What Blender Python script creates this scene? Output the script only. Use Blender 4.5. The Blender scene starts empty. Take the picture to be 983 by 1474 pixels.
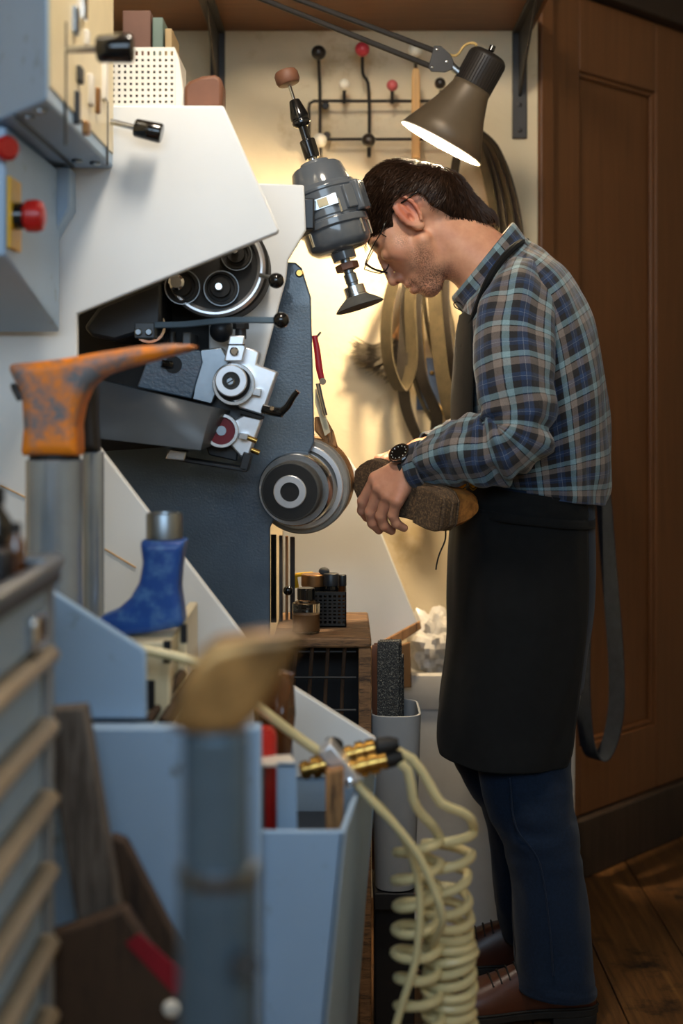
import bpy, bmesh, math, random
import numpy as np
from mathutils import Vector as V, Matrix, noise as mnoise
random.seed(7); np.random.seed(7)
scene = bpy.context.scene
COL = scene.collection
R = math.radians

# ------------------------------------------------------------------ camera
F, CX, HY, H = 2047.0, 491.0, 575.0, 1.12      # focal length (px), principal column, horizon row, eye height
cam_d = bpy.data.cameras.new('camera'); cam = bpy.data.objects.new('camera', cam_d); COL.objects.link(cam)
cam.location = (0, 0, H); cam.rotation_euler = (R(90), 0, 0)
cam_d.sensor_width = 36; cam_d.lens = 50; cam_d.shift_y = -(737 - HY) / 1474; cam_d.clip_start = 0.05
cam_d.dof.use_dof = True; cam_d.dof.focus_distance = 2.52; cam_d.dof.aperture_fstop = 2.2
scene.camera = cam

# ------------------------------------------------------------------ world, daylight, exposure
w = bpy.data.worlds.new('world'); scene.world = w; w.use_nodes = True
bg = w.node_tree.nodes['Background']; bg.inputs[0].default_value = (0.62, 0.78, 1.0, 1); bg.inputs[1].default_value = 0.05
def area(name, loc, target, size, size_y, power, col):
    l = bpy.data.lights.new(name, 'AREA'); l.shape = 'RECTANGLE'; l.size = size; l.size_y = size_y
    l.energy = power; l.color = col
    o = bpy.data.objects.new(name, l); COL.objects.link(o); o.location = loc
    o.rotation_euler = (V(target) - V(loc)).to_track_quat('-Z', 'Y').to_euler(); return o
area('window_daylight', (-.15, -.62, 1.92), (-.3, 2.3, 1.35), 1.9, .86, 27, (0.60, 0.80, 1.0))  # unseen window light, set close behind the camera to favour the foreground
scene.view_settings.view_transform = 'Standard'; scene.view_settings.look = 'None'
scene.view_settings.exposure = 0.25; scene.view_settings.gamma = 1.0; scene.view_settings.use_curve_mapping = False

# ------------------------------------------------------------------ helpers
def P(px, py, D): return V(((px - CX) / F * D, D, H + (HY - py) / F * D))
def S(n, D): return n / F * D
ORG = {}
def srgb(h):
    h = h.lstrip('#'); c = [int(h[i:i+2], 16) / 255 for i in (0, 2, 4)]
    return tuple((x / 12.92 if x <= .04045 else ((x + .055) / 1.055) ** 2.4) for x in c) + (1,)
class NT:
    def __init__(s, name):
        s.m = bpy.data.materials.new(name); s.m.use_nodes = True; s.t = s.m.node_tree
        s.b = s.t.nodes['Principled BSDF']; s.n = s.t.nodes; s.l = s.t.links
        s.tc = s.n.new('ShaderNodeTexCoord')
    def node(s, typ, **kw):
        x = s.n.new(typ)
        for k, v in kw.items(): setattr(x, k, v)
        return x
    def link(s, a, b): s.l.new(a, b)
    def noise(s, scale, detail=3, rough=.55, vec=None, stretch=None):
        nz = s.node('ShaderNodeTexNoise'); nz.inputs['Scale'].default_value = scale
        nz.inputs['Detail'].default_value = detail; nz.inputs['Roughness'].default_value = rough
        src = vec or s.tc.outputs['Object']
        if stretch:
            mp = s.node('ShaderNodeMapping'); mp.inputs['Scale'].default_value = stretch
            s.link(src, mp.inputs['Vector']); src = mp.outputs[0]
        s.link(src, nz.inputs['Vector']); return nz.outputs['Fac']
    def ramp(s, fac, stops, interp='LINEAR'):
        r = s.node('ShaderNodeValToRGB'); r.color_ramp.interpolation = interp; e = r.color_ramp.elements
        while len(e) < len(stops): e.new(0.5)
        for i, (p, c) in enumerate(stops):
            e[i].position = p; e[i].color = c
        s.link(fac, r.inputs[0]); return r.outputs[0]
    def mix(s, fac, a, b, mode='MIX'):
        x = s.node('ShaderNodeMix'); x.data_type = 'RGBA'; x.blend_type = mode
        for sock, v in ((x.inputs[0], fac), (x.inputs[6], a), (x.inputs[7], b)):
            if isinstance(v, (tuple, list, float, int)): sock.default_value = v
            else: s.link(v, sock)
        return x.outputs[2]
    def math(s, op, a, b=0.0):
        x = s.node('ShaderNodeMath', operation=op)
        for sock, v in ((x.inputs[0], a), (x.inputs[1], b)):
            if isinstance(v, (float, int)): sock.default_value = v
            else: s.link(v, sock)
        return x.outputs[0]
    def bump(s, h, strength=.3, dist=.002):
        b = s.node('ShaderNodeBump'); b.inputs['Strength'].default_value = strength; b.inputs['Distance'].default_value = dist
        s.link(h, b.inputs['Height']); s.link(b.outputs[0], s.b.inputs['Normal'])
    def color(s, c):
        if isinstance(c, tuple): s.b.inputs['Base Color'].default_value = c
        else: s.link(c, s.b.inputs['Base Color'])
M = {}
def sc(c, k): return (min(1, c[0] * k), min(1, c[1] * k), min(1, c[2] * k), 1)
def mat(name, col, rough=.5, metal=0., var=.12, scale=12, bump=0, bscale=150, bdist=.001, dirt=None, stretch=None, coat=0, spec=.5, trans=0, ior=1.45, sheen=0, sss=0, alpha=1):
    t = NT(name); c = srgb(col)
    n = t.noise(scale, 4, .6, stretch=stretch)
    out = t.ramp(n, [(.3, sc(c, 1 - var)), (.7, sc(c, 1 + var))])
    if dirt:
        dc, amt, ds = dirt
        dn = t.noise(ds, 6, .7, stretch=stretch)
        f = t.ramp(dn, [(max(0, .62 - amt * .5), (0, 0, 0, 1)), (min(1, .72 - amt * .25), (1, 1, 1, 1))])
        out = t.mix(f, out, srgb(dc))
    t.color(out); b = t.b.inputs
    b['Roughness'].default_value = rough; b['Metallic'].default_value = metal
    b['Coat Weight'].default_value = coat; b['Specular IOR Level'].default_value = spec
    b['Transmission Weight'].default_value = trans; b['IOR'].default_value = ior
    b['Sheen Weight'].default_value = sheen; b['Alpha'].default_value = alpha
    if sss:
        b['Subsurface Weight'].default_value = sss; b['Subsurface Radius'].default_value = (.012, .005, .003); b['Subsurface Scale'].default_value = 1
    if bump: t.bump(t.noise(bscale, 3, .5, stretch=stretch), bump, bdist)
    M[name] = t.m; return t.m

def tag(o, label=None, cat=None, group=None, kind=None):
    if label: o['label'] = label
    if cat: o['category'] = cat
    if group: o['group'] = group
    if kind: o['kind'] = kind
    return o
def thing(name, label, cat, loc, group=None, kind=None):
    o = bpy.data.objects.new(name, None); COL.objects.link(o); o.location = loc; o.empty_display_size = .05
    ORG[o.name] = V(loc); return tag(o, label, cat, group, kind)
def frame_of(axis):
    z = V(axis).normalized(); a = V((0, 0, 1)) if abs(z.z) < .9 else V((0, 1, 0))
    x = a.cross(z).normalized(); return x, z.cross(x), z
def catmull(pts, n):
    a = np.array([list(p) for p in pts], float)
    if len(a) < 3:
        t = np.linspace(0, 1, n)[:, None]; return a[0] * (1 - t) + a[-1] * t
    ext = np.vstack([2 * a[0] - a[1], a, 2 * a[-1] - a[-2]]); m = len(a) - 1; out = []
    for u in np.linspace(0, m - 1e-6, n):
        i = int(u); t = u - i; p0, p1, p2, p3 = ext[i:i+4]
        out.append(.5 * (2 * p1 + (p2 - p0) * t + (2 * p0 - 5 * p1 + 4 * p2 - p3) * t * t + (3 * p1 - p0 - 3 * p2 + p3) * t ** 3))
    return np.array(out)
class MB:
    def __init__(s): s.v = []; s.f = []; s.uv = None
    def add(s, vs, fs):
        o = len(s.v); s.v += [tuple(p) for p in vs]; s.f += [tuple(i + o for i in f) for f in fs]; return s
    def box(s, c, size, rot=None):
        hx, hy, hz = size[0] / 2, size[1] / 2, size[2] / 2; c = V(c)
        vs = [V((x * hx, y * hy, z * hz)) for x in (-1, 1) for y in (-1, 1) for z in (-1, 1)]
        if rot is not None: vs = [rot @ p for p in vs]
        return s.add([c + p for p in vs], [(0, 1, 3, 2), (4, 6, 7, 5), (0, 4, 5, 1), (2, 3, 7, 6), (0, 2, 6, 4), (1, 5, 7, 3)])
    def bb(s, x0, x1, y0, y1, z0, z1): return s.box(((x0+x1)/2, (y0+y1)/2, (z0+z1)/2), (abs(x1-x0), abs(y1-y0), abs(z1-z0)))
    def prism(s, pts, ext):
        n = len(pts); ext = V(ext); a = [V(p) for p in pts]
        nrm = V((0, 0, 0))
        for i in range(n): nrm += (a[i] - a[0]).cross(a[(i + 1) % n] - a[0])
        if nrm.dot(ext) > 0: a = a[::-1]
        return s.add(a + [p + ext for p in a], [tuple(range(n)), tuple(range(2 * n - 1, n - 1, -1))] + [(i, n + i, n + (i + 1) % n, (i + 1) % n) for i in range(n)])
    def px(s, pts, D, t): return s.prism([P(x, y, D) for x, y in pts], (0, t, 0))
    def loft(s, rings, cap=True, closed=True):
        n = len(rings[0]); vs = [p for r in rings for p in r]; fs = []
        m = n if closed else n - 1
        for i in range(len(rings) - 1):
            for j in range(m):
                k = (j + 1) % n; fs.append((i * n + j, i * n + k, (i + 1) * n + k, (i + 1) * n + j))
        if cap and closed: fs += [tuple(range(n - 1, -1, -1)), tuple(range((len(rings) - 1) * n, len(rings) * n))]
        return s.add(vs, fs)
    def tube(s, pts, r, n=10, samples=None, cap=True, flat=None):
        a = catmull(pts, samples) if samples else np.array([list(p) for p in pts], float)
        m = len(a)
        if np.isscalar(r): rr = np.full(m, r)
        else: rr = np.interp(np.linspace(0, 1, m), np.linspace(0, 1, len(r)), r)
        tg = np.gradient(a, axis=0); tg /= np.linalg.norm(tg, axis=1)[:, None] + 1e-12
        x, y, z = frame_of(tg[0]); nrm = np.array(x); rings = []
        for i in range(m):
            nrm = nrm - tg[i] * nrm.dot(tg[i]); nrm /= np.linalg.norm(nrm) + 1e-12
            b = np.cross(tg[i], nrm)
            rings.append([a[i] + rr[i] * (math.cos(q) * nrm + math.sin(q) * b * (flat or 1)) for q in np.linspace(0, 2 * math.pi, n, endpoint=False)])
        return s.loft(rings, cap)
    def band(s, pts, wdir, width, thick, samples=None):
        """flat strap following pts; wdir = direction of its width"""
        a = catmull(pts, samples) if samples else np.array([list(p) for p in pts], float)
        tg = np.gradient(a, axis=0); tg /= np.linalg.norm(tg, axis=1)[:, None] + 1e-12
        w_ = np.array(V(wdir).normalized()); rings = []
        for i in range(len(a)):
            nn = np.cross(tg[i], w_); nn /= np.linalg.norm(nn) + 1e-9
            rings.append([a[i] + w_ * width / 2 * p + nn * thick / 2 * q for p, q in ((-1, -1), (1, -1), (1, 1), (-1, 1))])
        return s.loft(rings)
    def lathe(s, prof, o, axis, n=32, cap=True):
        x, y, z = frame_of(axis); o = V(o)
        rings = [[o + z * h + (x * math.cos(q) + y * math.sin(q)) * max(r, 1e-5) for q in [2 * math.pi * k / n for k in range(n)]] for h, r in prof]
        return s.loft(rings, cap)
    def cyl(s, a, b, r, n=24, r2=None):
        a = V(a); b = V(b); return s.lathe([(0, r), ((b - a).length, r if r2 is None else r2)], a, b - a, n)
    def ring(s, a, b, ro, ri, n=40):
        a = V(a); b = V(b); L = (b - a).length
        x, y, z = frame_of(b - a)
        prof = [(0, ri), (0, ro), (L, ro), (L, ri), (0, ri)]
        rings = [[a + z * h + (x * math.cos(q) + y * math.sin(q)) * r for q in [2 * math.pi * k / n for k in range(n)]] for h, r in prof]
        return s.loft(rings, cap=False)
    def sphere(s, c, r, n=20, m=12, sc=(1, 1, 1), rot=None):
        c = V(c); rings = []
        for i in range(m + 1):
            t = math.pi * i / m; ring = []
            for j in range(n):
                q = 2 * math.pi * j / n
                p = V((math.sin(t) * math.cos(q) * r * sc[0], math.sin(t) * math.sin(q) * r * sc[1], -math.cos(t) * r * sc[2]))
                if t < 1e-6 or i == m: p = V((1e-5 * math.cos(q), 1e-5 * math.sin(q), -math.cos(t) * r * sc[2]))
                ring.append(c + (rot @ p if rot is not None else p))
            rings.append(ring)
        return s.loft(rings)
    def build(s, name, m, parent=None, bevel=0, angle=35, label=None, cat=None, group=None, kind=None, seg=2, subsurf=0):
        vs = np.array(s.v, float)
        if parent is not None: o0 = ORG[parent.name]
        else: o0 = V(((vs[:, 0].min() + vs[:, 0].max()) / 2, (vs[:, 1].min() + vs[:, 1].max()) / 2, vs[:, 2].min()))
        me = bpy.data.meshes.new(name); me.from_pydata((vs - np.array(o0)).tolist(), [], s.f)
        if s.uv is not None:
            ul = me.uv_layers.new(name='UVMap'); li = np.zeros(len(me.loops), np.int32); me.loops.foreach_get('vertex_index', li)
            ul.data.foreach_set('uv', np.array(s.uv, np.float32)[li].ravel())
        me.validate()
        bm = bmesh.new(); bm.from_mesh(me); bmesh.ops.recalc_face_normals(bm, faces=bm.faces); bm.to_mesh(me); bm.free()
        me.polygons.foreach_set('use_smooth', [True] * len(me.polygons)); me.set_sharp_from_angle(angle=R(angle))
        me.materials.append(M[m] if isinstance(m, str) else m)
        o = bpy.data.objects.new(name, me); COL.objects.link(o)
        if parent is not None: o.parent = parent
        else: o.location = o0
        ORG[o.name] = V(o0)
        if bevel:
            b = o.modifiers.new('bevel', 'BEVEL'); b.width = bevel; b.segments = seg; b.limit_method = 'ANGLE'; b.angle_limit = R(40)
        if subsurf:
            b = o.modifiers.new('subsurf', 'SUBSURF'); b.levels = subsurf; b.render_levels = subsurf
        return tag(o, label, cat, group, kind)

# ------------------------------------------------------------------ signed-distance modelling (smooth organic shapes)
def grid_mesh(prims, lo, hi, step):
    """prims: (op, fn, lo, hi, k); returns verts, faces of the zero surface"""
    xs, ys, zs = [g if isinstance(g, np.ndarray) else np.arange(a, b + g, g) for a, b, g in zip(lo, hi, step)]
    f = np.full((len(xs), len(ys), len(zs)), .05, np.float32)
    for op, fn, a, b, k in prims:
        sl = []
        for ax, g in enumerate((xs, ys, zs)):
            i0 = max(0, np.searchsorted(g, a[ax] - k - .006)); i1 = min(len(g), np.searchsorted(g, b[ax] + k + .006))
            sl.append(slice(i0, i1))
        if any(q.stop <= q.start for q in sl): continue
        X, Y, Z = np.meshgrid(xs[sl[0]], ys[sl[1]], zs[sl[2]], indexing='ij', sparse=True)
        d = fn(X, Y, Z).astype(np.float32); g = f[tuple(sl)]
        if op == 'u':
            h = np.clip(.5 + .5 * (g - d) / k, 0, 1); f[tuple(sl)] = g * (1 - h) + d * h - k * h * (1 - h)
        elif op == 's':
            d = -d; h = np.clip(.5 - .5 * (g - d) / k, 0, 1); f[tuple(sl)] = g * (1 - h) + d * h + k * h * (1 - h)
        elif op == 'i':
            h = np.clip(.5 - .5 * (g - d) / k, 0, 1); f[tuple(sl)] = g * (1 - h) + d * h + k * h * (1 - h)
    return surf_nets(f, xs, ys, zs)
def surf_nets(f, xs, ys, zs):
    s = f < 0; nx, ny, nz = f.shape
    cnt = np.zeros((nx - 1, ny - 1, nz - 1), np.int8)
    for i in (0, 1):
        for j in (0, 1):
            for k in (0, 1): cnt += s[i:nx - 1 + i, j:ny - 1 + j, k:nz - 1 + k]
    act = (cnt > 0) & (cnt < 8); idx = np.full(act.shape, -1, np.int64); I, J, K = np.nonzero(act); n = len(I); idx[I, J, K] = np.arange(n)
    acc = np.zeros((n, 3)); wt = np.zeros(n)
    cor = [(i, j, k) for i in (0, 1) for j in (0, 1) for k in (0, 1)]
    for a in cor:
        for ax in range(3):
            if a[ax]: continue
            b = list(a); b[ax] = 1
            fa = f[I + a[0], J + a[1], K + a[2]].astype(float); fb = f[I + b[0], J + b[1], K + b[2]].astype(float)
            m = (fa < 0) != (fb < 0); t = np.where(m, fa / np.where(m, fa - fb, 1), 0)
            pa = np.stack([xs[I + a[0]], ys[J + a[1]], zs[K + a[2]]], 1); pb = np.stack([xs[I + b[0]], ys[J + b[1]], zs[K + b[2]]], 1)
            acc[m] += (pa + (pb - pa) * t[:, None])[m]; wt[m] += 1
    vs = acc / wt[:, None]; faces = []
    def quads(e, sgn, c):
        q = np.stack(c, 1); ok = (q >= 0).all(1); q = q[ok]; sg = sgn[ok]; q[sg] = q[sg][:, ::-1]; faces.append(q)
    e = s[:-1, 1:-1, 1:-1] != s[1:, 1:-1, 1:-1]; i, j, k = np.nonzero(e); j += 1; k += 1
    quads(e, ~s[i, j, k], [idx[i, j-1, k-1], idx[i, j, k-1], idx[i, j, k], idx[i, j-1, k]])
    e = s[1:-1, :-1, 1:-1] != s[1:-1, 1:, 1:-1]; i, j, k = np.nonzero(e); i += 1; k += 1
    quads(e, ~s[i, j, k], [idx[i-1, j, k-1], idx[i-1, j, k], idx[i, j, k], idx[i, j, k-1]])
    e = s[1:-1, 1:-1, :-1] != s[1:-1, 1:-1, 1:]; i, j, k = np.nonzero(e); i += 1; j += 1
    quads(e, ~s[i, j, k], [idx[i-1, j-1, k], idx[i, j-1, k], idx[i, j, k], idx[i-1, j, k]])
    return vs, np.vstack(faces)
def capsule(a, b, ra, rb, k=.01, op='u'):
    a = np.array(a, float); b = np.array(b, float); ba = b - a; L2 = ba.dot(ba) + 1e-12
    def fn(X, Y, Z):
        px, py, pz = X - a[0], Y - a[1], Z - a[2]
        t = np.clip((px * ba[0] + py * ba[1] + pz * ba[2]) / L2, 0, 1)
        return np.sqrt((px - t * ba[0]) ** 2 + (py - t * ba[1]) ** 2 + (pz - t * ba[2]) ** 2) - (ra + (rb - ra) * t)
    r = max(ra, rb); return (op, fn, np.minimum(a, b) - r, np.maximum(a, b) + r, k)
def ellip(c, r, rot=None, k=.01, op='u'):
    c = np.array(c, float); r = np.array(r, float); Mx = np.array(rot.transposed() if rot is not None else Matrix.Identity(3))
    def fn(X, Y, Z):
        p = [X - c[0], Y - c[1], Z - c[2]]; q = [sum(Mx[i][j] * p[j] for j in range(3)) for i in range(3)]
        k0 = np.sqrt(sum((q[i] / r[i]) ** 2 for i in range(3))); k1 = np.sqrt(sum((q[i] / r[i] ** 2) ** 2 for i in range(3))) + 1e-9
        return k0 * (k0 - 1) / k1
    m = r.max(); return (op, fn, c - m, c + m, k)
def poly2d(pts, X, Z):
    """signed distance to polygon (x,z), negative inside"""
    a = np.array(pts, float); d = np.full(np.broadcast(X, Z).shape, 1e9); s = np.ones_like(d); n = len(a)
    for i in range(n):
        b = a[i - 1]; e = b - a[i]; wx = X - a[i][0]; wz = Z - a[i][1]
        t = np.clip((wx * e[0] + wz * e[1]) / (e.dot(e) + 1e-12), 0, 1); d = np.minimum(d, (wx - e[0] * t) ** 2 + (wz - e[1] * t) ** 2)
        c1 = Z >= a[i][1]; c2 = Z < b[1]; c3 = e[0] * wz > e[1] * wx
        fl = (c1 & c2 & c3) | (~c1 & ~c2 & ~c3); s = np.where(fl, -s, s)
    return s * np.sqrt(d)
def slab(pts, yc, hw, rnd=.008, k=.004, op='u'):
    """polygon profile in the x-z plane, half thickness hw (number or function of X,Z), rounded edges"""
    a = np.array(pts, float); hmax = hw if np.isscalar(hw) else hw(None, None)
    def fn(X, Y, Z):
        d2 = poly2d(a, X, Z) + rnd; h = hw if np.isscalar(hw) else hw(X, Z)
        dy = np.abs(Y - yc) - h + rnd
        return np.minimum(np.maximum(d2, dy), 0) + np.sqrt(np.maximum(d2, 0) ** 2 + np.maximum(dy, 0) ** 2) - rnd
    return (op, fn, np.array([a[:, 0].min(), yc - hmax, a[:, 1].min()]), np.array([a[:, 0].max(), yc + hmax, a[:, 1].max()]), k)
def sdf_obj(name, prims, step, m, parent=None, lo=None, hi=None, **kw):
    u = [p for p in prims if p[0] == 'u']
    lo = np.min([p[2] for p in u], 0) - .012 if lo is None else lo; hi = np.max([p[3] for p in u], 0) + .012 if hi is None else hi
    st = (step,) * 3 if np.isscalar(step) else step
    vs, fs = grid_mesh(prims, lo, hi, st); b = MB(); b.v = vs.tolist(); b.f = fs.tolist()
    return b.build(name, m, parent, angle=80, **kw)
# ------------------------------------------------------------------ materials
mat('plaster', '#d6c6a6', .9, var=.06, scale=4, bump=.35, bscale=45, bdist=.004, dirt=('#c0aa82', .10, 7))
mat('shelf_wood', '#69431f', .5, var=.25, scale=5, stretch=(1.2, 22, 22), bump=.1, bscale=20)
mat('door_wood', '#664124', .48, var=.16, scale=6, stretch=(14, 14, .7), bump=.08, bscale=30)
mat('plinth_wood', '#352a22', .55, var=.35, scale=6, stretch=(10, 10, .5))
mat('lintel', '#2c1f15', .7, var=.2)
mat('ceiling_paint', '#5a4735', .9)
mat('black_metal', '#26221f', .45, var=.2, scale=30, spec=.4)
mat('bracket_metal', '#3a3734', .5, metal=.3, var=.2)
mat('white_paint', '#e3e4e3', .33, var=.035, scale=3, bump=.04, bscale=60,)
mat('grey_paint', '#9ab4cf', .4, var=.05, scale=4, dirt=('#7f8f9c', .03, 20))
mat('cream_panel', '#e2d2ac', .35, var=.06)
mat('hammered_blue', '#566676', .28, var=.10, scale=14, bump=.35, bscale=240, bdist=.0015, coat=.4)
mat('dark_paint', '#24272c', .38, var=.2, scale=10)
mat('tray_paint', '#4b5158', .36, var=.10, scale=8)
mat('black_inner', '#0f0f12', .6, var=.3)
mat('steel', '#c6c9cc', .24, metal=1, var=.10, scale=18, bump=.05, bscale=200)
mat('bright_steel', '#e4e6ea', .32, metal=.75, var=.08, scale=18)
mat('dull_steel', '#8f979e', .36, metal=1, var=.18, scale=9, bump=.08)
mat('lip_metal', '#b09f86', .38, metal=.6, var=.12)
mat('tube_steel', '#9fa9b2', .2, metal=.55, var=.12, scale=9, bump=.06)
mat('wood_weathered', '#7a5a3c', .7, var=.3, scale=8, stretch=(2, 14, 14), bump=.3, bscale=24, dirt=('#30231a', .3, 11))
mat('chrome', '#d8dadd', .1, metal=1, var=.06)
mat('brass', '#c39a52', .22, metal=1, var=.15, scale=25)
mat('copper_belt', '#9a7048', .35, metal=.8, var=.2)
mat('rubber', '#191817', .6, var=.25, scale=40)
mat('gloss_black', '#121212', .14, var=.1, coat=.4)
mat('motor_grey', '#5a6067', .17, var=.07, scale=12, bump=.12, bscale=35, bdist=.002, coat=.5)
mat('orange_iron', '#e8821a', .42, var=.10, scale=14, bump=.2, bscale=40, dirt=('#6a6c70', .30, 18))
mat('blue_iron', '#234f9a', .36, var=.2, scale=12, bump=.2, bscale=40, dirt=('#4f78ad', .25, 40))
mat('bronze_last', '#b38a55', .34, metal=.55, var=.2, scale=10, dirt=('#6d5232', .22, 9))
mat('stand_paint', '#5d707f', .28, metal=.5, var=.2, scale=10)
mat('stone_grit', '#5b5c5c', .8, var=.3, scale=300, bump=.5, bscale=500, dirt=('#a8a8a0', .3, 420))
mat('sole_cork', '#4c3b2b', .85, var=.35, scale=200, bump=.4, bscale=300, dirt=('#85694a', .25, 260))
mat('felt_grey', '#4d4c49', .8, var=.15, scale=60)
mat('wheel_side', '#8b8780', .6, var=.08, scale=40)
mat('wood_raw', '#a9794a', .65, var=.25, scale=7, stretch=(14, 14, 1.4), bump=.25, bscale=24, dirt=('#3d2a1a', .25, 9))
mat('wood_grey', '#6a5f55', .75, var=.3, scale=8, stretch=(14, 14, 1), bump=.2, bscale=24, dirt=('#3a2f27', .35, 12))
mat('wood_dark', '#4a3626', .75, var=.3, scale=8, stretch=(9, 9, 1.2), bump=.2, bscale=20, dirt=('#2a1d14', .3, 8))
mat('wood_pale', '#c79a5c', .55, var=.15, scale=8, stretch=(16, 16, 1))
mat('red_plastic', '#b3201c', .3, var=.1)
mat('red_label', '#8d1424', .5, var=.15)
mat('yellow', '#d8a81c', .45, var=.1)
mat('beige_tube', '#d3c493', .36, var=.07, sss=.05)
mat('white_plastic', '#e6dfd2', .4, var=.03)
mat('bag_plastic', '#e6e0d6', .28, var=.06, trans=.25)
mat('bin_grey', '#85898d', .42, var=.06)
mat('bin_white', '#c3c5c6', .38, var=.06)
mat('amber', '#5d3416', .12, var=.3, scale=22, coat=.6)
mat('glass', '#ffffff', .03, trans=1, ior=1.35, var=0)
mat('liquid', '#6b4a2a', .3, var=.1)
mat('cardboard', '#7d5a36', .8, var=.12)
mat('book_brown', '#6c4c3e', .6); mat('book_green', '#66766c', .6); mat('book_tan', '#a58c63', .6); mat('paper', '#cfc3a4', .85)
mat('brown_block', '#6e4733', .55, var=.2, scale=12)
mat('belt_black', '#2c2722', .62, var=.25, scale=60, bump=.15, bscale=300)
mat('belt_olive', '#463d2a', .6, var=.25, scale=60, bump=.25, bscale=300)
mat('belt_edge', '#b89a5f', .7)
mat('grit_black', '#1c1e20', .62, var=.4, scale=350, bump=.9, bscale=420, bdist=.002, dirt=('#8c8a80', .2, 480))
mat('bristle', '#5d5446', .8, var=.3, scale=90)
mat('card_blue', '#4c5f80', .5, var=.08)
mat('ball_black', '#241f1b', .3); mat('ball_red', '#c23a44', .3); mat('ball_white', '#e3dcc8', .3); mat('ball_pink', '#bf5a5a', .3)
mat('lamp_metal', '#5e5140', .45, metal=.2, var=.08)
mat('lamp_white', '#f2ead8', .5)
mat('tool_red', '#a01826', .3)
mat('sack_denim', '#20262f', .8, var=.3, scale=60)
t = NT('bulb_glow'); t.b.inputs['Emission Color'].default_value = (1, .78, .50, 1); t.b.inputs['Emission Strength'].default_value = 1250; M['bulb_glow'] = t.m
# floor planks: each board its own tint
t = NT('floor_wood'); oi = t.node('ShaderNodeObjectInfo')
g = t.noise(5, 5, .65, stretch=(16, .9, 1)); c1 = t.ramp(g, [(.25, srgb('#3a2613')), (.55, srgb('#6d4823')), (.8, srgb('#86602f'))])
c2 = t.mix(t.math('MULTIPLY', oi.outputs['Random'], .45), c1, srgb('#5a3a1c'))
dn = t.ramp(t.noise(7, 6, .7), [(.56, (0, 0, 0, 1)), (.68, (1, 1, 1, 1))])
t.color(t.mix(dn, c2, srgb('#1d130b'))); t.b.inputs['Roughness'].default_value = .55; t.bump(g, .25, .003); M['floor_wood'] = t.m

# ------------------------------------------------------------------ the setting
WD = 3.2
fl = MB().bb(-1.75, 1.4, -.6, 4.3, -.05, -.022).build('floor', 'lintel', kind='structure')
rows = np.arange(-1.72, 1.35, .172)
for i, x in enumerate(rows):
    cut = 1.2 + (i * .77) % 2.4
    for a, b in ((-.55, cut), (cut + .004, 4.25)):
        MB().bb(x + .0015, x + .1705, a, b, -.022, 0).build('plank', 'floor_wood', fl, bevel=.0015, seg=1)
wf = MB().bb(-1.75, 1.4, -.76, -.64, 0, 1.46).bb(-1.75, 1.4, -.76, -.64, 2.36, 2.5).bb(-1.75, -1.12, -.76, -.64, 1.46, 2.36).bb(.82, 1.4, -.76, -.64, 1.46, 2.36)
wf.build('wall_front', 'plaster', kind='structure')
wn = MB().bb(-1.12, .82, -.72, -.66, 1.46, 1.5).bb(-1.12, .82, -.72, -.66, 2.32, 2.36).bb(-1.12, -1.08, -.72, -.66, 1.5, 2.32).bb(.78, .82, -.72, -.66, 1.5, 2.32)
wn.build('window_1', 'white_plastic', kind='structure', bevel=.004)  # unseen frame added around the area light behind the camera
MB().bb(-1.75, .441, WD, WD + .12, 0, 2.5).build('wall_back', 'plaster', kind='structure')
MB().bb(-1.75, -1.63, -.6, WD, 0, 2.5).build('wall_left', 'plaster', kind='structure')
MB().bb(-1.75, 1.4, -.6, 4.3, 2.5, 2.56).build('ceiling', 'ceiling_paint', kind='structure')
MB().bb(1.28, 1.4, -.6, 4.3, 0, 2.5).build('wall_right', 'plaster', kind='structure')
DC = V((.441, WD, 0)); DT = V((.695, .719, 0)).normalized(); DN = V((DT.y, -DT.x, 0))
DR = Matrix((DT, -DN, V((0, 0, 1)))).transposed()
def dbox(mb, t0, t1, z0, z1, n0, n1):
    return mb.box(DC + DT * ((t0 + t1) / 2) + DN * ((n0 + n1) / 2) + V((0, 0, (z0 + z1) / 2)), (t1 - t0, n1 - n0, z1 - z0), DR)
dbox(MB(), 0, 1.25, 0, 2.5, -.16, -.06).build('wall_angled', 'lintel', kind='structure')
tr = MB(); dbox(tr, .0, .048, .0, 2.5, -.06, .012); tr.build('trim_1', 'door_wood', kind='structure', bevel=.004)
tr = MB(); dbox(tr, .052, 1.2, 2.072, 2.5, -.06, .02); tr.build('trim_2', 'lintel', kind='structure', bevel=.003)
tr = MB(); dbox(tr, .05, 1.2, 0, .138, -.06, .006); tr.build('baseboard_right', 'plinth_wood', kind='structure', bevel=.004)
dr = thing('door_1', None, None, DC + DT * .3, kind='structure')
for a, b, c, d, nm in ((.052, .183, .142, 2.068, 'stile'), (.518, .70, .142, 2.068, 'stile'), (.183, .518, 1.893, 2.068, 'rail'), (.183, .518, .142, .304, 'rail')):
    m = MB(); dbox(m, a + .0004, b - .0004, c, d, -.045, -.012 if nm == 'stile' else -.0125); m.build(nm, 'door_wood', dr, bevel=.003)
m = MB(); dbox(m, .18, .521, .30, 1.897, -.044, -.030); m.build('panel', 'door_wood', dr)
for a, b, c, d in ((.183, .195, .304, 1.893), (.506, .518, .304, 1.893), (.195, .506, 1.881, 1.893), (.195, .506, .304, .316)):
    m = MB(); dbox(m, a, b, c, d, -.03, -.019); m.build('moulding', 'door_wood', dr, bevel=.004)
m = MB(); dbox(m, .705, 1.2, .142, 2.068, -.045, -.02); m.build('side_panel', 'lintel', dr)

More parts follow.
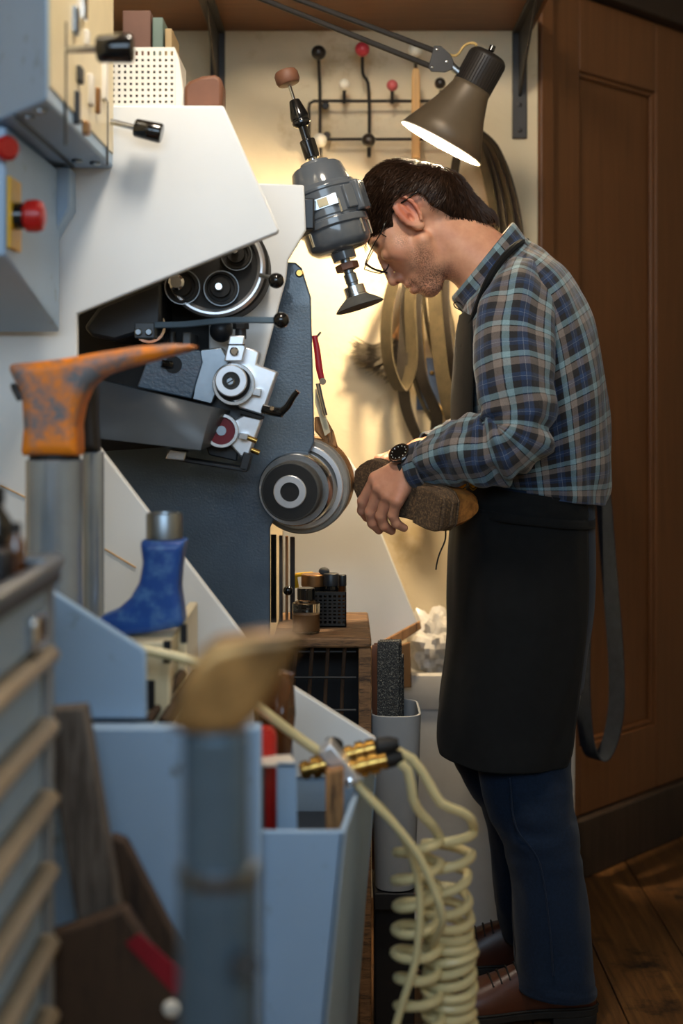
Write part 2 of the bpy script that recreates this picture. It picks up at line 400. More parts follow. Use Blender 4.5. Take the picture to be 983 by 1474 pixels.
# ------------------------------------------------------------------ wall shelf on two brackets
ZS = 1.9485
sh = thing('wall_shelf', 'wooden wall shelf on black steel brackets along the top of the back wall', 'shelf', (-.5, WD, ZS))
MB().bb(-1.6, .43, 2.84, WD, ZS, ZS + .03).build('board', 'shelf_wood', sh, bevel=.003)
for px, bot in ((313, 172), (747, 200)):
    c = P(px, 0, WD); zb = P(0, bot, WD).z; hw = .0165; m = MB()
    m.bb(c.x - hw, c.x + hw, WD - .008, WD, zb, ZS); m.bb(c.x - hw, c.x + hw, 2.88, WD - .008, ZS - .007, ZS)
    m.prism([(c.x - .003, WD - .008, ZS - .15), (c.x - .003, WD - .008, ZS - .007), (c.x - .003, 2.93, ZS - .007)], (.006, 0, 0))
    br = m.build('bracket', 'bracket_metal', sh, bevel=.002)
    for k in (.018, .075):
        MB().lathe([(0, .0055), (.002, .005), (.003, .002)], (c.x, WD - .008, zb + k), (0, -1, 0), 14).build('screw', 'black_metal', br)

# ------------------------------------------------------------------ coat rack of black wire with wooden balls
rk = thing('coat_rack', 'black wire coat rack with coloured wooden balls on the plaster wall', 'coat rack', P(535, 230, WD - .03))
d = WD - .045
m = MB()
m.tube([P(444, 198, d), P(444, 156, d), P(445, 149, d), P(451, 145.5, d), P(540, 145.5, d), P(650, 145.5, d)], S(2.3, d), 8)
m.tube([P(470, 200.5, d), P(560, 200.5, d), P(650, 200.5, d)], S(2.3, d), 8)
m.build('frame', 'black_metal', rk)
def hook(pts, ball, r, mt):
    q = MB().tube([P(x, y, d - .006 - dd) for x, y, dd in pts], S(2.4, d), 8, samples=14).build('hook', 'black_metal', rk)
    x, y, dd = ball; MB().sphere(P(x, y, d - .006 - dd), S(r, d)).build('ball', mt, q)
hook([(460, 197, 0), (460, 130, 0), (459, 108, .008), (458, 84, .03)], (458, 76, .035), 10.5, 'ball_black')
hook([(531, 226, .01), (531, 200, 0), (530, 125, 0), (522, 107, .01), (521, 80, .03)], (521, 71, .035), 10.5, 'ball_red')
hook([(495, 149, 0), (495, 130, .01)], (495, 122, .012), 8.2, 'ball_white')
hook([(564, 149, 0), (564, 130, .01)], (564, 123, .012), 8.2, 'ball_pink')
hook([(461, 227, 0), (461, 208, .01)], (460, 202, .03), 10, 'ball_white')
hook([(530, 226, 0), (530, 208, .02)], (530, 202, .03), 10, 'ball_black')
hook([(598, 200, 0), (598, 110, 0), (597, 84, .03)], (597, 72, .035), 10.2, 'ball_white')
hook([(634, 149, 0), (634, 130, .01)], (633, 120, .012), 8.2, 'ball_black')
for x, y in ((468, 152), (470, 195), (640, 152), (640, 195)):
    MB().cyl(P(x, y, d), P(x, y, WD), S(5.5, d), 16).build('wall_mount', 'black_metal', rk, bevel=.002)

# wooden stick hanging on the rack
MB().px([(592, 228), (592, 110), (594, 98), (602, 98), (604, 110), (604, 228)], WD - .092, .006).build('wooden_stick', 'wood_pale', bevel=.002,
    label='flat pale wooden stick hanging from the coat rack beside the lamp shade', cat='stick')

# ------------------------------------------------------------------ sanding belts hanging on the wall
def belt(label, pts, D, wd, wdir, mt, group, thick=.003):
    a = [P(x, y, D + (q[0] if q else 0)) for x, y, *q in pts]; a.append(a[0])
    c = catmull(a, 72); c[-1] = c[0]
    MB().band([V(p) for p in c], wdir, wd, thick).build('sanding_belt', mt, group=group, label=label, cat='belt')
G = 'sanding belts hanging on the back wall'
for i, (lab, off, mt) in enumerate((('outermost black sanding belt arching down behind the shirt collar', 0, 'belt_black'),
                      ('second black sanding belt of the nested arch right of the lamp', 11, 'belt_olive'),
                      ('third black sanding belt of the nested arch right of the lamp', 22, 'belt_black'),
                      ('innermost dark sanding belt of the nested arch right of the lamp', 33, 'belt_olive'))):
    k = off
    belt(lab, [(684 - k * .2, 186 + k * .6), (712 - k * .7, 215), (735 - k * .9, 275), (747 - k, 345), (748 - k, 430), (725 - k, 530), (680 - k, 580), (650, 520 - k), (640, 420), (648, 300), (660, 215)],
         3.06 + .015 * i, .034, (.42, -.9, 0), mt, G)
belt('olive sanding belt loop hanging left of the chin, outermost to the left', [(600, 340), (575, 380), (560, 430), (555, 480), (561, 530), (578, 562), (592, 520), (590, 430), (604, 360)], 3.07, .034, (.66, -.75, 0), 'belt_olive', G)
belt('dark sanding belt loop whose bend touches the watch cuff', [(612, 330), (588, 400), (582, 480), (579, 550), (590, 605), (616, 648), (628, 600), (606, 540), (598, 450), (606, 380)], 3.09, .034, (.66, -.75, 0), 'belt_black', G)
belt('thin pale edged sanding belt loop between chin and cuff', [(620, 330), (592, 410), (586, 480), (600, 560), (625, 610), (660, 645), (655, 590), (625, 510), (610, 430)], 3.12, .012, (.5, -.86, 0), 'belt_olive', G, .004)
belt('broad gritty olive sanding belt hanging straight below the chin', [(640, 330), (625, 400), (628, 470), (637, 545), (655, 612), (690, 620), (680, 500), (665, 380)], 3.03, .034, (.8, -.6, 0), 'belt_olive', G)
belt('narrow tan sanding belt hanging in front of the blue plate', [(622, 335), (604, 410), (606, 470), (612, 540), (622, 570), (645, 600), (652, 560), (640, 460)], 3.14, .010, (.7, -.7, 0), 'belt_edge', G)
belt('long denim dark sanding belt hanging against the wooden door', [(850, 560), (866, 700), (876, 820), (885, 930), (887, 1010), (878, 1065), (861, 1093), (845, 1070), (838, 990), (840, 860), (846, 700)], 3.2, .045, (.62, -.78, 0), 'sack_denim', G)
# wall hooks that carry the belts
for x, y, D0, lab in ((686, 196, 3.05, 'small steel hook behind the lamp shade carrying black belts'), (618, 340, 3.06, 'small steel hook behind the head carrying olive belts')):
    MB().tube([P(x, y, WD), P(x, y, D0 + .02), P(x, y + 2, D0 - .04), P(x, y - 8, D0 - .055)], .004, 8, samples=14).build('wall_hook', 'bracket_metal', label=lab, cat='hook')

MB().tube([P(850, 566, 3.37), P(850, 566, 3.2), P(850, 566, 3.165), P(850, 556, 3.155)], .004, 8, samples=14).build('wall_hook', 'bracket_metal', label='small steel hook on the wooden door carrying the long belt', cat='hook')
# blue plate with two screws
bp = thing('notice_plate', 'small blue grey plate with two screws on the wall behind the belts', 'plate', P(621, 590, WD))
MB().px([(599, 515), (642, 515), (642, 590), (599, 590)], WD - .006, .006).build('plate', 'card_blue', bp, bevel=.001)
for x, y in ((621, 537), (620, 567)):
    MB().lathe([(0, S(3.5, WD)), (.003, S(3, WD)), (.004, .001)], P(x, y, WD - .006), (0, -1, 0), 14).build('screw', 'brass', bp)

# hand brush with grey bristles
hb = thing('hand_brush', 'hand brush with shaggy grey bristles hanging behind the sanding belts', 'brush', P(545, 535, 3.16))
MB().tube([P(600, 425, 3.16), P(585, 462, 3.16), P(572, 490, 3.16)], [.011, .012, .016], 12, samples=10).build('handle', 'wood_raw', hb)
bm_ = MB(); rng = np.random.RandomState(3)
for k in range(1500):
    u = rng.rand(); q = rng.randn(2) * .6
    s0 = P(562 + 20 * u + q[0], 485 + 14 * u + q[1], 3.165 + rng.randn() * .008)
    e = P(508 + 62 * u + rng.randn() * 4, 503 + 38 * u + rng.randn() * 7, 3.165 + rng.randn() * .014)
    mid = (s0 + e) / 2 + V((0, 0, -.010 - .012 * rng.rand()))
    bm_.tube([s0, mid, e], [.0016, .0013, .0006], 3, samples=5, cap=False)
bm_.build('bristles', 'bristle', hb, kind='stuff')

# ------------------------------------------------------------------ desk lamp
LD = 2.80
lp = thing('desk_lamp', 'dark metal spring arm desk lamp shining warm light above the bowed head', 'lamp', P(300, -66, LD))
ax = V((-.484, .095, -.871)).normalized(); top = P(705, 78, LD); s1 = S(1, LD)
outer = [(0, 22), (2, 25), (6, 28.5), (54, 28.5), (58, 27.5), (62, 28), (90, 40), (118, 53), (144.6, 65.6)]
shd = MB().lathe([(h * s1, r * s1) for h, r in [(52, 29.2), (58, 29)] + outer[6:]], top, ax, 56, cap=False).build('shade', 'lamp_metal', lp)
so = shd.modifiers.new('solid', 'SOLIDIFY'); so.thickness = .0012; so.offset = -1
hs = MB().lathe([(h * s1, r * s1) for h, r in outer[:5]], top, ax, 56).build('lamp_head', 'black_metal', lp, bevel=.002)
rb = MB(); x_, y_, z_ = frame_of(ax)
for k in range(40):
    q = 2 * math.pi * k / 40; dirv = x_ * math.cos(q) + y_ * math.sin(q)
    rb.cyl(top + ax * s1 * 9 + dirv * s1 * 28.5, top + ax * s1 * 53 + dirv * s1 * 28.5, s1 * .8, 5)
rb.build('cooling_ribs', 'black_metal', hs)
MB().lathe([(h * s1, (r - 1.6) * s1) for h, r in outer[5:]], top, ax, 56, cap=False).build('reflector', 'lamp_white', shd)
MB().ring(top + ax * s1 * 143.8, top + ax * s1 * 145.4, s1 * 66.2, s1 * 64, 56).build('rim', 'lamp_white', shd)
MB().sphere(top + ax * s1 * 104, s1 * 24, 24, 14).build('bulb', 'bulb_glow', lp)
MB().cyl(top + ax * s1 * 58, top + ax * s1 * 84, s1 * 11, 18).build('socket', 'lamp_white', lp)
MB().cyl(P(706, 74, LD - .02), P(709, 66, LD - .02), s1 * 4.5, 14).build('switch', 'gloss_black', lp, bevel=.001)
for a, b in (((332, -37), (624, 73)), ((300, -32), (620, 96))):
    MB().tube([P(*a, LD), P(*b, LD)], s1 * 4.2, 10, samples=4).build('arm_rod', 'black_metal', lp)
for dd in (-.010, .008):
    jp = MB().px([(624, 66), (634, 66), (648, 78), (653, 90), (650, 100), (640, 104), (620, 103), (616, 97)], LD + dd, .003).build('joint_plate', 'black_metal', lp, bevel=.001)
    if dd < 0:
        for x, y in ((628, 71), (642, 89), (621, 97)):
            MB().lathe([(0, s1 * 2.6), (.002, s1 * 2.2), (.003, s1)], P(x, y, LD + dd), (0, -1, 0), 12).build('rivet', 'chrome', jp)
MB().tube([P(644, 90, LD), P(658, 103, LD), P(668, 110, LD)], s1 * 6, 12, samples=6).build('swivel', 'dull_steel', lp)
MB().tube([P(640, 76, LD), P(656, 80, LD), P(668, 66, LD), P(680, 62, LD), P(686, 66, LD)], s1 * 2, 8, samples=20).build('cable', 'belt_edge', lp)
MB().px([(285, -22), (345, -30), (340, -55), (310, -70), (285, -62)], LD - .012, .024).build('base_joint', 'black_metal', lp, bevel=.003)
c = P(305, -55, LD); MB().bb(c.x - .025, c.x + .025, LD - .012, 2.9, ZS - .012, ZS - .001).bb(c.x - .025, c.x + .025, 2.80, 2.838, ZS - .012, ZS + .045).bb(c.x - .025, c.x + .025, 2.80, 2.9, ZS + .031, ZS + .045).build('clamp', 'black_metal', lp, bevel=.002)

# ceiling pendant over the workshop floor (out of frame)
cl = thing('pendant_lamp', 'small warm pendant lamp hanging from the workshop ceiling', 'lamp', (-.05, 1.74, 2.28))
MB().cyl((-.05, 1.74, 2.36), (-.05, 1.74, 2.5), .004, 8).build('cord', 'black_metal', cl)
MB().lathe([(0.06, .10), (.1, .05), (.12, .02)], (-.05, 1.74, 2.29), (0, 0, 1), 32, cap=False).build('shade', 'lamp_metal', cl)
t = NT('pendant_glow'); t.b.inputs['Emission Color'].default_value = (1, .89, .74, 1); t.b.inputs['Emission Strength'].default_value = 80; M['pendant_glow'] = t.m
MB().sphere((-.05, 1.74, 2.27), .11).build('bulb', 'pendant_glow', cl)
# ------------------------------------------------------------------ shoe finishing machine
mc = thing('finishing_machine', 'large white and blue grey shoe finishing machine with spinning grinding wheel', 'machine', (-.35, 2.15, 0))
def bolt(x, y, D, r, parent, m='dull_steel', h=.006, name='bolt'):
    return MB().lathe([(0, S(r, D)), (h * .7, S(r, D)), (h, S(r * .7, D)), (h, .0005)], P(x, y, D), (0, -1, 0), 16).build(name, m, parent)
def disc(mb, x, y, D, r, t, n=40): return mb.cyl(P(x, y, D), P(x, y, D) + V((0, t, 0)), S(r, D), n)
MB().px([(-90, 150), (321, 152), (401, 330), (399, 335), (110, 452), (110, 604), (141, 642), (393, 971), (541, 1064), (541, 1120), (-90, 1120)], 2.15, .02).build('side_panel', 'white_paint', mc, bevel=.003)
MB().bb(-.75, -.19, 2.17, 2.5, 1.552, 1.564).build('top_sheet', 'white_paint', mc, bevel=.002)
MB().px([(340, 262), (437, 266), (440, 331), (414, 374), (411, 402), (382, 512), (370, 560), (300, 600), (300, 262)], 2.42, .015).build('inner_panel', 'white_paint', mc, bevel=.003)
MB().px([(360, 374), (425, 378), (434, 386), (447, 428), (452, 636), (448, 645), (388, 760), (388, 1010), (180, 1010), (60, 600), (60, 340)], 2.50, .02).build('body_plate', 'hammered_blue', mc, bevel=.003)
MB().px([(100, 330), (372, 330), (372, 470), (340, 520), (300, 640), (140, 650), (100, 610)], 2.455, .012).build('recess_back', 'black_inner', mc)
MB().px([(406, 690), (500, 658), (512, 676), (601, 898), (470, 985), (406, 985)], 3.0, .02).build('far_panel', 'white_paint', mc, bevel=.003)
MB().px([(60, 990), (388, 990), (388, 1500), (60, 1500)], 2.52, .48).build('core_housing', 'dark_paint', mc)
# belt drive unit
bd = MB(); disc(bd, 310, 383, 2.33, 76, .10, 64); bd.build('belt_wheel', 'rubber', mc, bevel=.004)
MB().lathe([(0, S(73, 2.33)), (.006, S(72, 2.33)), (.011, S(69, 2.33)), (.011, S(66, 2.33)), (.006, S(63, 2.33)), (0, S(61, 2.33))], P(309, 384, 2.33), (0, -1, 0), 72, cap=False).build('chrome_rim', 'bright_steel', mc)
for x, y, r, bx, by, br in ((262, 413, 26, 254, 407, 11.5), (318, 415, 26, 315, 413, 6.5), (340, 367, 23, 338, 362, 5)):
    ro = MB().lathe([(0, S(r, 2.3)), (.008, S(r, 2.3)), (.012, S(r * .93, 2.3)), (.012, S(r * .78, 2.3)), (.008, S(r * .74, 2.3)), (.008, S(r * .58, 2.3)), (.02, S(r * .54, 2.3)), (.02, .001)], P(x, y, 2.33), (0, -1, 0), 40).build('roller', 'rubber', mc)
    MB().ring(P(x, y, 2.316), P(x, y, 2.319), S(r * .99, 2.3), S(r * .93, 2.3), 40).build('rim', 'dull_steel', ro)
    bolt(bx, by, 2.31, br, ro, 'chrome', .012, 'cap')
MB().px([(120, 471), (142, 441), (232, 404), (232, 470), (165, 491), (131, 484)], 2.3, .14).build('cowl', 'dark_paint', mc, bevel=.006)
# levers with ball knobs
lv = MB().tube([P(374, 396, 2.31), P(386, 399, 2.30), P(397, 404, 2.295)], S(3.2, 2.3), 10, samples=6).build('lever', 'dull_steel', mc)
MB().sphere(P(397, 404, 2.295), S(11.5, 2.3), 24, 16).build('knob', 'gloss_black', lv)
lv = MB().band([P(222, 468, 2.28), P(265, 467, 2.28), P(330, 461, 2.28), P(398, 461, 2.28)], (0, .3, 1), S(9, 2.28), .005, 20).build('lever', 'stand_paint', mc, bevel=.001)
MB().sphere(P(404, 461, 2.28), S(11.8, 2.28), 24, 16).build('knob', 'gloss_black', lv)
MB().ring(P(214, 470, 2.32), P(214, 470, 2.335), S(24, 2.32), S(20, 2.32)).build('lever_ring', 'chrome', mc)
lb = MB().px([(193, 464), (222, 464), (222, 487), (193, 487)], 2.285, .12).build('lever_block', 'tray_paint', mc, bevel=.002)
bolt(199, 478, 2.285, 5.5, lb); bolt(214, 478, 2.285, 5.5, lb)
MB().px([(262, 478), (274, 478), (274, 505), (262, 505)], 2.33, .12).build('bracket', 'tray_paint', mc, bevel=.002)
MB().cyl(P(247, 478, 2.34), P(247, 506, 2.34), S(6, 2.34), 14).build('spring_post', 'dark_paint', mc)
MB().cyl(P(346, 466, 2.33), P(346, 488, 2.33), S(8, 2.33), 14).cyl(P(346, 464, 2.33), P(346, 474, 2.33), S(12, 2.33), 6).build('clamp_nut', 'dark_paint', mc, bevel=.001)
MB().sphere(P(318, 476, 2.37), S(17, 2.37)).build('lamp_housing', 'dark_paint', mc)
# trimming cutter
ap = MB().px([(197, 557), (211, 519), (222, 504), (288, 504), (291, 521), (275, 574)], 2.34, .012).build('angle_plate', 'hammered_blue', mc, bevel=.002)
MB().cyl(P(249, 525, 2.338), P(249, 525, 2.345), S(12.5, 2.34), 28).build('hole', 'black_inner', ap)
MB().tube([P(246, 525, 2.336), P(238, 524, 2.33), P(232, 523, 2.328)], S(5.5, 2.33), 10).build('thumb_screw', 'gloss_black', ap)
MB().px([(288, 503), (318, 500), (330, 520), (304, 582), (276, 575)], 2.345, .06).build('tool_block', 'dull_steel', mc, bevel=.002)
MB().px([(304, 545), (345, 585), (350, 600), (340, 664), (300, 655), (280, 600)], 2.37, .05).build('back_block', 'dark_paint', mc, bevel=.002)
MB().px([(352, 498), (373, 506), (369, 524), (399, 535), (377, 598), (345, 588), (330, 575), (330, 510)], 2.345, .06).build('cutter_block', 'bright_steel', mc, bevel=.003)
MB().px([(350, 597), (377, 603), (356, 661), (345, 657), (330, 640), (335, 605)], 2.35, .05).build('lower_block', 'bright_steel', mc, bevel=.003)
MB().px([(345, 590), (378, 600), (376, 604), (343, 595)], 2.34, .06).build('gap_strip', 'black_inner', mc)
ck = MB().px([(330, 483), (352, 483), (350, 495), (353, 500), (348, 520), (322, 520), (327, 498)], 2.315, .03).build('clamp_block', 'bright_steel', mc, bevel=.002)
bolt(337, 506, 2.315, 6.5, ck, 'chrome', .01)
MB().px([(327, 495), (352, 495), (352, 497), (327, 497)], 2.313, .004).build('groove', 'black_inner', ck)
cr = MB().ring(P(332, 548, 2.30), P(332, 548, 2.325), S(23.5, 2.3), S(13, 2.3), 48).build('cutter_ring', 'bright_steel', mc, bevel=.002)
MB().cyl(P(332, 548, 2.308), P(332, 548, 2.33), S(13.2, 2.3), 32).build('core', 'felt_grey', cr)
sr = bolt(331, 549, 2.308, 6.5, cr, 'dull_steel', .006, 'screw')
MB().box(P(331, 549, 2.3015), (S(11, 2.3), .002, S(1.6, 2.3)), Matrix.Rotation(R(-30), 3, 'Y')).build('slot', 'black_inner', cr)
MB().ring(P(336, 553, 2.322), P(336, 553, 2.345), S(31, 2.3), S(26, 2.3), 48).build('guard_ring', 'steel', mc, bevel=.001)
MB().cyl(P(333, 550, 2.327), P(333, 550, 2.345), S(27, 2.3), 40).build('guard_core', 'black_inner', mc)
for a in ((362, 558, 376, 571), (344, 623, 357, 634)):
    MB().px([(a[0], a[1]), (a[2], a[1] + 2), (a[2] - 2, a[3]), (a[0] - 2, a[3] - 3)], 2.325, .03).build('stop', 'steel', mc, bevel=.001)
lr = MB().ring(P(318, 620, 2.335), P(318, 620, 2.36), S(25, 2.34), S(20, 2.34), 48).build('lower_roller', 'steel', mc, bevel=.001)
MB().cyl(P(318, 620, 2.342), P(318, 620, 2.36), S(20, 2.34), 40).build('felt', 'red_label', lr)
MB().cyl(P(318, 620, 2.338), P(318, 620, 2.36), S(7, 2.34), 24).build('hub', 'dull_steel', lr)
hl = MB().tube([P(378, 588, 2.34), P(392, 592, 2.335), P(406, 594, 2.33)], S(7, 2.33), 12, samples=6).build('clamp_handle', 'gloss_black', mc)
MB().tube([P(403, 594, 2.33), P(413, 585, 2.325), P(421, 572, 2.32), P(428, 563, 2.318)], [S(6, 2.33), S(5, 2.33), S(4.5, 2.33), S(4, 2.33)], 12, samples=12).build('grip', 'gloss_black', hl)
bolt(391, 588, 2.325, 4, hl, 'chrome')
for x, y in ((366, 634), (370, 651)):
    MB().cyl(P(x - 9, y - 4, 2.35), P(x + 3, y + 1, 2.35), S(4, 2.35), 12).build('adjust_screw', 'brass', mc)
MB().px([(240, 655), (355, 674), (354, 680), (238, 661)], 2.33, .05).px([(350, 650), (362, 655), (355, 680), (343, 676)], 2.33, .05).build('rest_bar', 'dark_paint', mc, bevel=.002)
MB().px([(243, 646), (268, 650), (265, 664), (237, 661)], 2.31, .04).build('rest_end', 'steel', mc, bevel=.002)
# dust tray: open box
ex = P(331, 591, 2.36) - P(304, 586, 2.24)
q0 = [P(138, 546, 2.24), P(304, 586, 2.24), P(288, 648, 2.24), P(141, 631, 2.24)]; q1 = [p + ex for p in q0]; q1[2] = q1[2] + V((-.012, 0, .01))
tr_ = MB().add(q0 + q1, [(0, 1, 2, 3), (7, 6, 5, 4), (1, 5, 6, 2), (4, 0, 3, 7), (3, 2, 6, 7)]).build('dust_tray', 'tray_paint', mc)
so = tr_.modifiers.new('solid', 'SOLIDIFY'); so.thickness = .003; so.offset = -1
# grinding wheel
gw = thing('grinding_wheel', None, None, P(417, 708, 2.45)); gw.parent = mc; gw.location = ORG[gw.name] - ORG[mc.name]
a0 = P(417, 708, 2.42); axw = (P(437, 698, 2.56) - a0).normalized(); wp = lambda h: a0 + axw * h
MB().lathe([(0, S(37, 2.42)), (0, S(41, 2.42)), (.003, S(43, 2.42)), (.035, S(43.5, 2.42)), (.038, S(41, 2.42))], wp(0), axw, 56).build('felt_roller', 'felt_grey', gw)
MB().cyl(wp(-.0005), wp(.02), S(40, 2.42), 56).build('roller_face', 'rubber', gw)
MB().ring(wp(-.004), wp(.01), S(24, 2.42), S(14, 2.42), 48).build('hub_ring', 'bright_steel', gw, bevel=.0015)
MB().cyl(wp(.003), wp(.02), S(14.2, 2.42), 32).build('bore', 'dull_steel', gw)
MB().lathe([(.036, S(40, 2.45)), (.036, S(51, 2.45)), (.040, S(53, 2.45)), (.072, S(54.5, 2.45)), (.074, S(50, 2.45))], a0, axw, 64).build('drum', 'steel', gw)
MB().ring(wp(.104), wp(.112), S(62, 2.52), S(54, 2.52), 64).build('drum_flange', 'bright_steel', gw, bevel=.002)
MB().lathe([(.070, S(30, 2.5)), (.105, S(30, 2.5))], a0, axw, 32).build('shaft', 'steel', gw)
MB().lathe([(.112, S(40, 2.54)), (.112, S(67, 2.54)), (.115, S(69, 2.54)), (.140, S(69, 2.54)), (.143, S(67, 2.54))], a0, axw, 72).build('abrasive_disc', 'wheel_side', gw)
MB().lathe([(.146, S(40, 2.56)), (.146, S(67, 2.56)), (.185, S(67, 2.56)), (.186, S(60, 2.56))], a0 + V((.002, 0, .003)), axw, 72).build('rear_disc', 'copper_belt', gw)
# tilted polishing motor
AO = P(413, 113, 2.52); AX = (P(517, 440, 2.50) - AO).normalized(); k1 = S(1, 2.52); mp_ = lambda s: AO + AX * s * k1
pm = thing('polishing_motor', None, None, mp_(200)); pm.parent = mc; pm.location = ORG[pm.name] - ORG[mc.name]
LT = lambda prof: [(h * k1, r * k1) for h, r in prof]
def lat(name, prof, m, par=pm, n=48, bevel=0): return MB().lathe(LT(prof), AO, AX, n).build(name, m, par, bevel=bevel)
lat('mop', [(-12, 12), (-11, 15), (-6, 17.5), (4, 17.5), (9, 15), (10, 10)], 'brown_block', bevel=.001)
lat('spindle', [(8, 2.5), (34, 2.5)], 'chrome', n=16)
lat('chuck', [(33, 7), (35, 8), (55, 13), (58, 13.5), (62, 13.5), (64, 12), (66, 13.5), (70, 13), (74, 8)], 'gloss_black', bevel=.001)
lat('neck', [(72, 6.5), (98, 6.5)], 'gloss_black', n=20)
lat('collar', [(94, 10.5), (95, 11.5), (121, 11.5), (122, 10.5)], 'gloss_black', n=32, bevel=.0008)
lat('upper_shaft', [(120, 6.5), (136, 6.5)], 'chrome', n=20)
lat('top_cap', [(128, 14), (128, 21), (134, 22), (135, 33), (139, 37), (164, 43), (168, 44), (170, 40)], 'motor_grey', bevel=.001)
bod = lat('motor_body', [(165, 40), (166, 46), (170, 48), (172, 50), (176, 50), (178, 48.5), (214, 48.5), (216, 47), (218, 47), (220, 51), (229, 51), (231, 47.5), (250, 47), (256, 44), (262, 36), (264, 18), (276, 17), (276, 10)], 'motor_grey', bevel=.0008)
lat('nut', [(281, 8), (281, 17), (291, 17), (291, 8)], 'brown_block', n=6, bevel=.001)
lat('lower_shaft', [(270, 7), (296, 7), (297, 9), (310, 9), (311, 8), (322, 8)], 'dull_steel', n=20)
lat('clamp_ring', [(316, 9), (316, 15), (328, 15), (329, 16.5), (331, 16.5), (331, 9)], 'steel', n=32)
lat('rubber_cup', [(329, 12), (331, 17), (338, 27), (344, 34), (346, 35.5), (347, 34), (344, 25), (341, 10)], 'felt_grey', n=48)
xm, ym, zm = frame_of(AX)
def around(s, ang, r):   # point on the motor surface; ang 0 faces the camera, positive to the right
    n0 = (V((0, -1, 0)) - AX * V((0, -1, 0)).dot(AX)).normalized(); b0 = AX.cross(n0) * -1
    dv = n0 * math.cos(R(ang)) + b0 * math.sin(R(ang)); return mp_(s) + dv * r * k1, dv
rotm = lambda dv: Matrix((AX.cross(dv), dv, AX)).transposed()
for ang in (-62, 40, 118, 200):
    p, dv = around(196, ang, 49); MB().box(p, (18 * k1, 9 * k1, 34 * k1), rotm(dv)).build('cooling_fin', 'motor_grey', bod, bevel=.002)
p, dv = around(196, 68, 50); tb = MB().box(p, (30 * k1, 16 * k1, 44 * k1), rotm(dv)).build('terminal_box', 'motor_grey', pm, bevel=.004)
p, dv = around(196, -8, 48.6); MB().box(p, (44 * k1, 1.6 * k1, 16 * k1), rotm(dv)).build('name_plate', 'steel', bod, bevel=.001)
p, dv = around(196, -8, 49.6); MB().box(p, (15 * k1, 1.2 * k1, 12 * k1), rotm(dv)).build('badge', 'paper', bod, bevel=.001)
for ang, s in ((-50, 240), (50, 240), (18, 206), (95, 240)):
    p, dv = around(s, ang, 48.5); MB().tube([p - AX * 10 * k1, p + AX * 10 * k1], 2.2 * k1, 8).build('bolt', 'chrome', bod)
MB().px([(405, 285), (452, 285), (452, 330), (405, 330)], 2.437, .05).build('motor_mount', 'dark_paint', pm, bevel=.003)
bolt(431, 395, 2.52, 6, mc, 'brass', .03)
# control box, slanted front, right face with switch levers
N0, N1, N2 = V((-.345, 1.66, 0)), V((-.345, 2.149, 0)), V((-.69, 2.149, 0))
zb = 1.469
cb = MB().prism([(p.x, p.y, zb) for p in (N0, N1, N2)], (0, 0, .62)).build('control_box', 'grey_paint', mc, bevel=.004)
MB().bb(-.346, -.343, 1.675, 2.14, zb + .02, zb + .6).build('switch_face', 'cream_panel', cb, bevel=.001)
MB().box((-.40, 1.93, zb - .002), (.004, .38, .004)).build('seam', 'dark_paint', cb)
for y, x in ((1.71, -.362), (1.75, -.385), (2.09, -.362), (2.07, -.385)):
    MB().lathe([(0, .008), (.004, .008), (.006, .004)], (x, y, zb), (0, 0, -1), 14).build('bolt', 'dull_steel', cb)
def XP(px, py, X): D = X * F / (px - CX); return V((X, D, H + (HY - py) / F * D))
for (x0, y0), (x1, y1), rr, ln in (((92, 72), (165, 70), .0185, .045), ((157, 175), (213, 188), .0150, .042)):
    a = XP(x0, y0, -.345); b = P(x1, y1, a.y * 1.0)
    dv = (b - a).normalized()
    l = MB().tube([a, b], .0045, 10, samples=3).build('switch_lever', 'steel', cb)
    MB().lathe([(-ln / 2, rr * .8), (-ln / 2 + .003, rr * .92), (ln / 2 - .003, rr), (ln / 2, rr * .9)], b, dv, 24).build('knob', 'gloss_black', l, bevel=.001)
for i, (x, y, dy, dz, mt) in enumerate(((106, 30, .03, .05, 'dull_steel'), (122, 55, .02, .03, 'white_plastic'), (112, 108, .035, .03, 'felt_grey'), (128, 130, .03, .06, 'white_plastic'), (138, 145, .02, .05, 'copper_belt'),
                                         (108, 155, .02, .06, 'dark_paint'), (122, 185, .03, .025, 'copper_belt'), (148, 110, .03, .10, 'white_plastic'), (94, 120, .008, .22, 'dark_paint'), (154, 190, .006, .14, 'dark_paint'), (118, 10, .025, .05, 'chrome'))):
    p = XP(x, y, -.343); MB().box(p, (.012 if dy > .01 else .003, dy * .7, dz * .7)).build('switch', mt, cb, bevel=.002)
# side housing with emergency stop
MB().px([(-160, 240), (100, 240), (100, 300), (20, 435), (-40, 440), (-160, 440)], 2.10, .05).build('side_housing', 'grey_paint', mc, bevel=.004)
sh_ = MB().prism([(-.42, 1.78, 1.30), (-.42, 1.78, 1.462), (-.42, 2.12, 1.462), (-.42, 2.12, 1.22)], (-.3, 0, 0)).build('stop_housing', 'grey_paint', mc, bevel=.004)
c = V((-.42, 1.80, 1.352)); MB().bb(-.419, -.414, 1.78, 1.84, 1.31, 1.40).build('stop_plate', 'yellow', sh_, bevel=.001)
es = MB().lathe([(0, .017), (.018, .017)], c, (1, 0, 0), 24).build('stop_base', 'gloss_black', sh_)
MB().lathe([(.002, .0195), (.007, .0195)], c, (1, 0, 0), 24).build('stop_ring', 'yellow', es)
MB().lathe([(.018, .015), (.022, .02), (.034, .021), (.042, .018), (.045, .010)], c, (1, 0, 0), 28).build('stop_button', 'red_plastic', es)
MB().lathe([(0, .014), (.018, .016), (.024, .012)], XP(2, 216, -.425), (.6, -.8, 0), 20).build('red_knob', 'red_plastic', sh_)
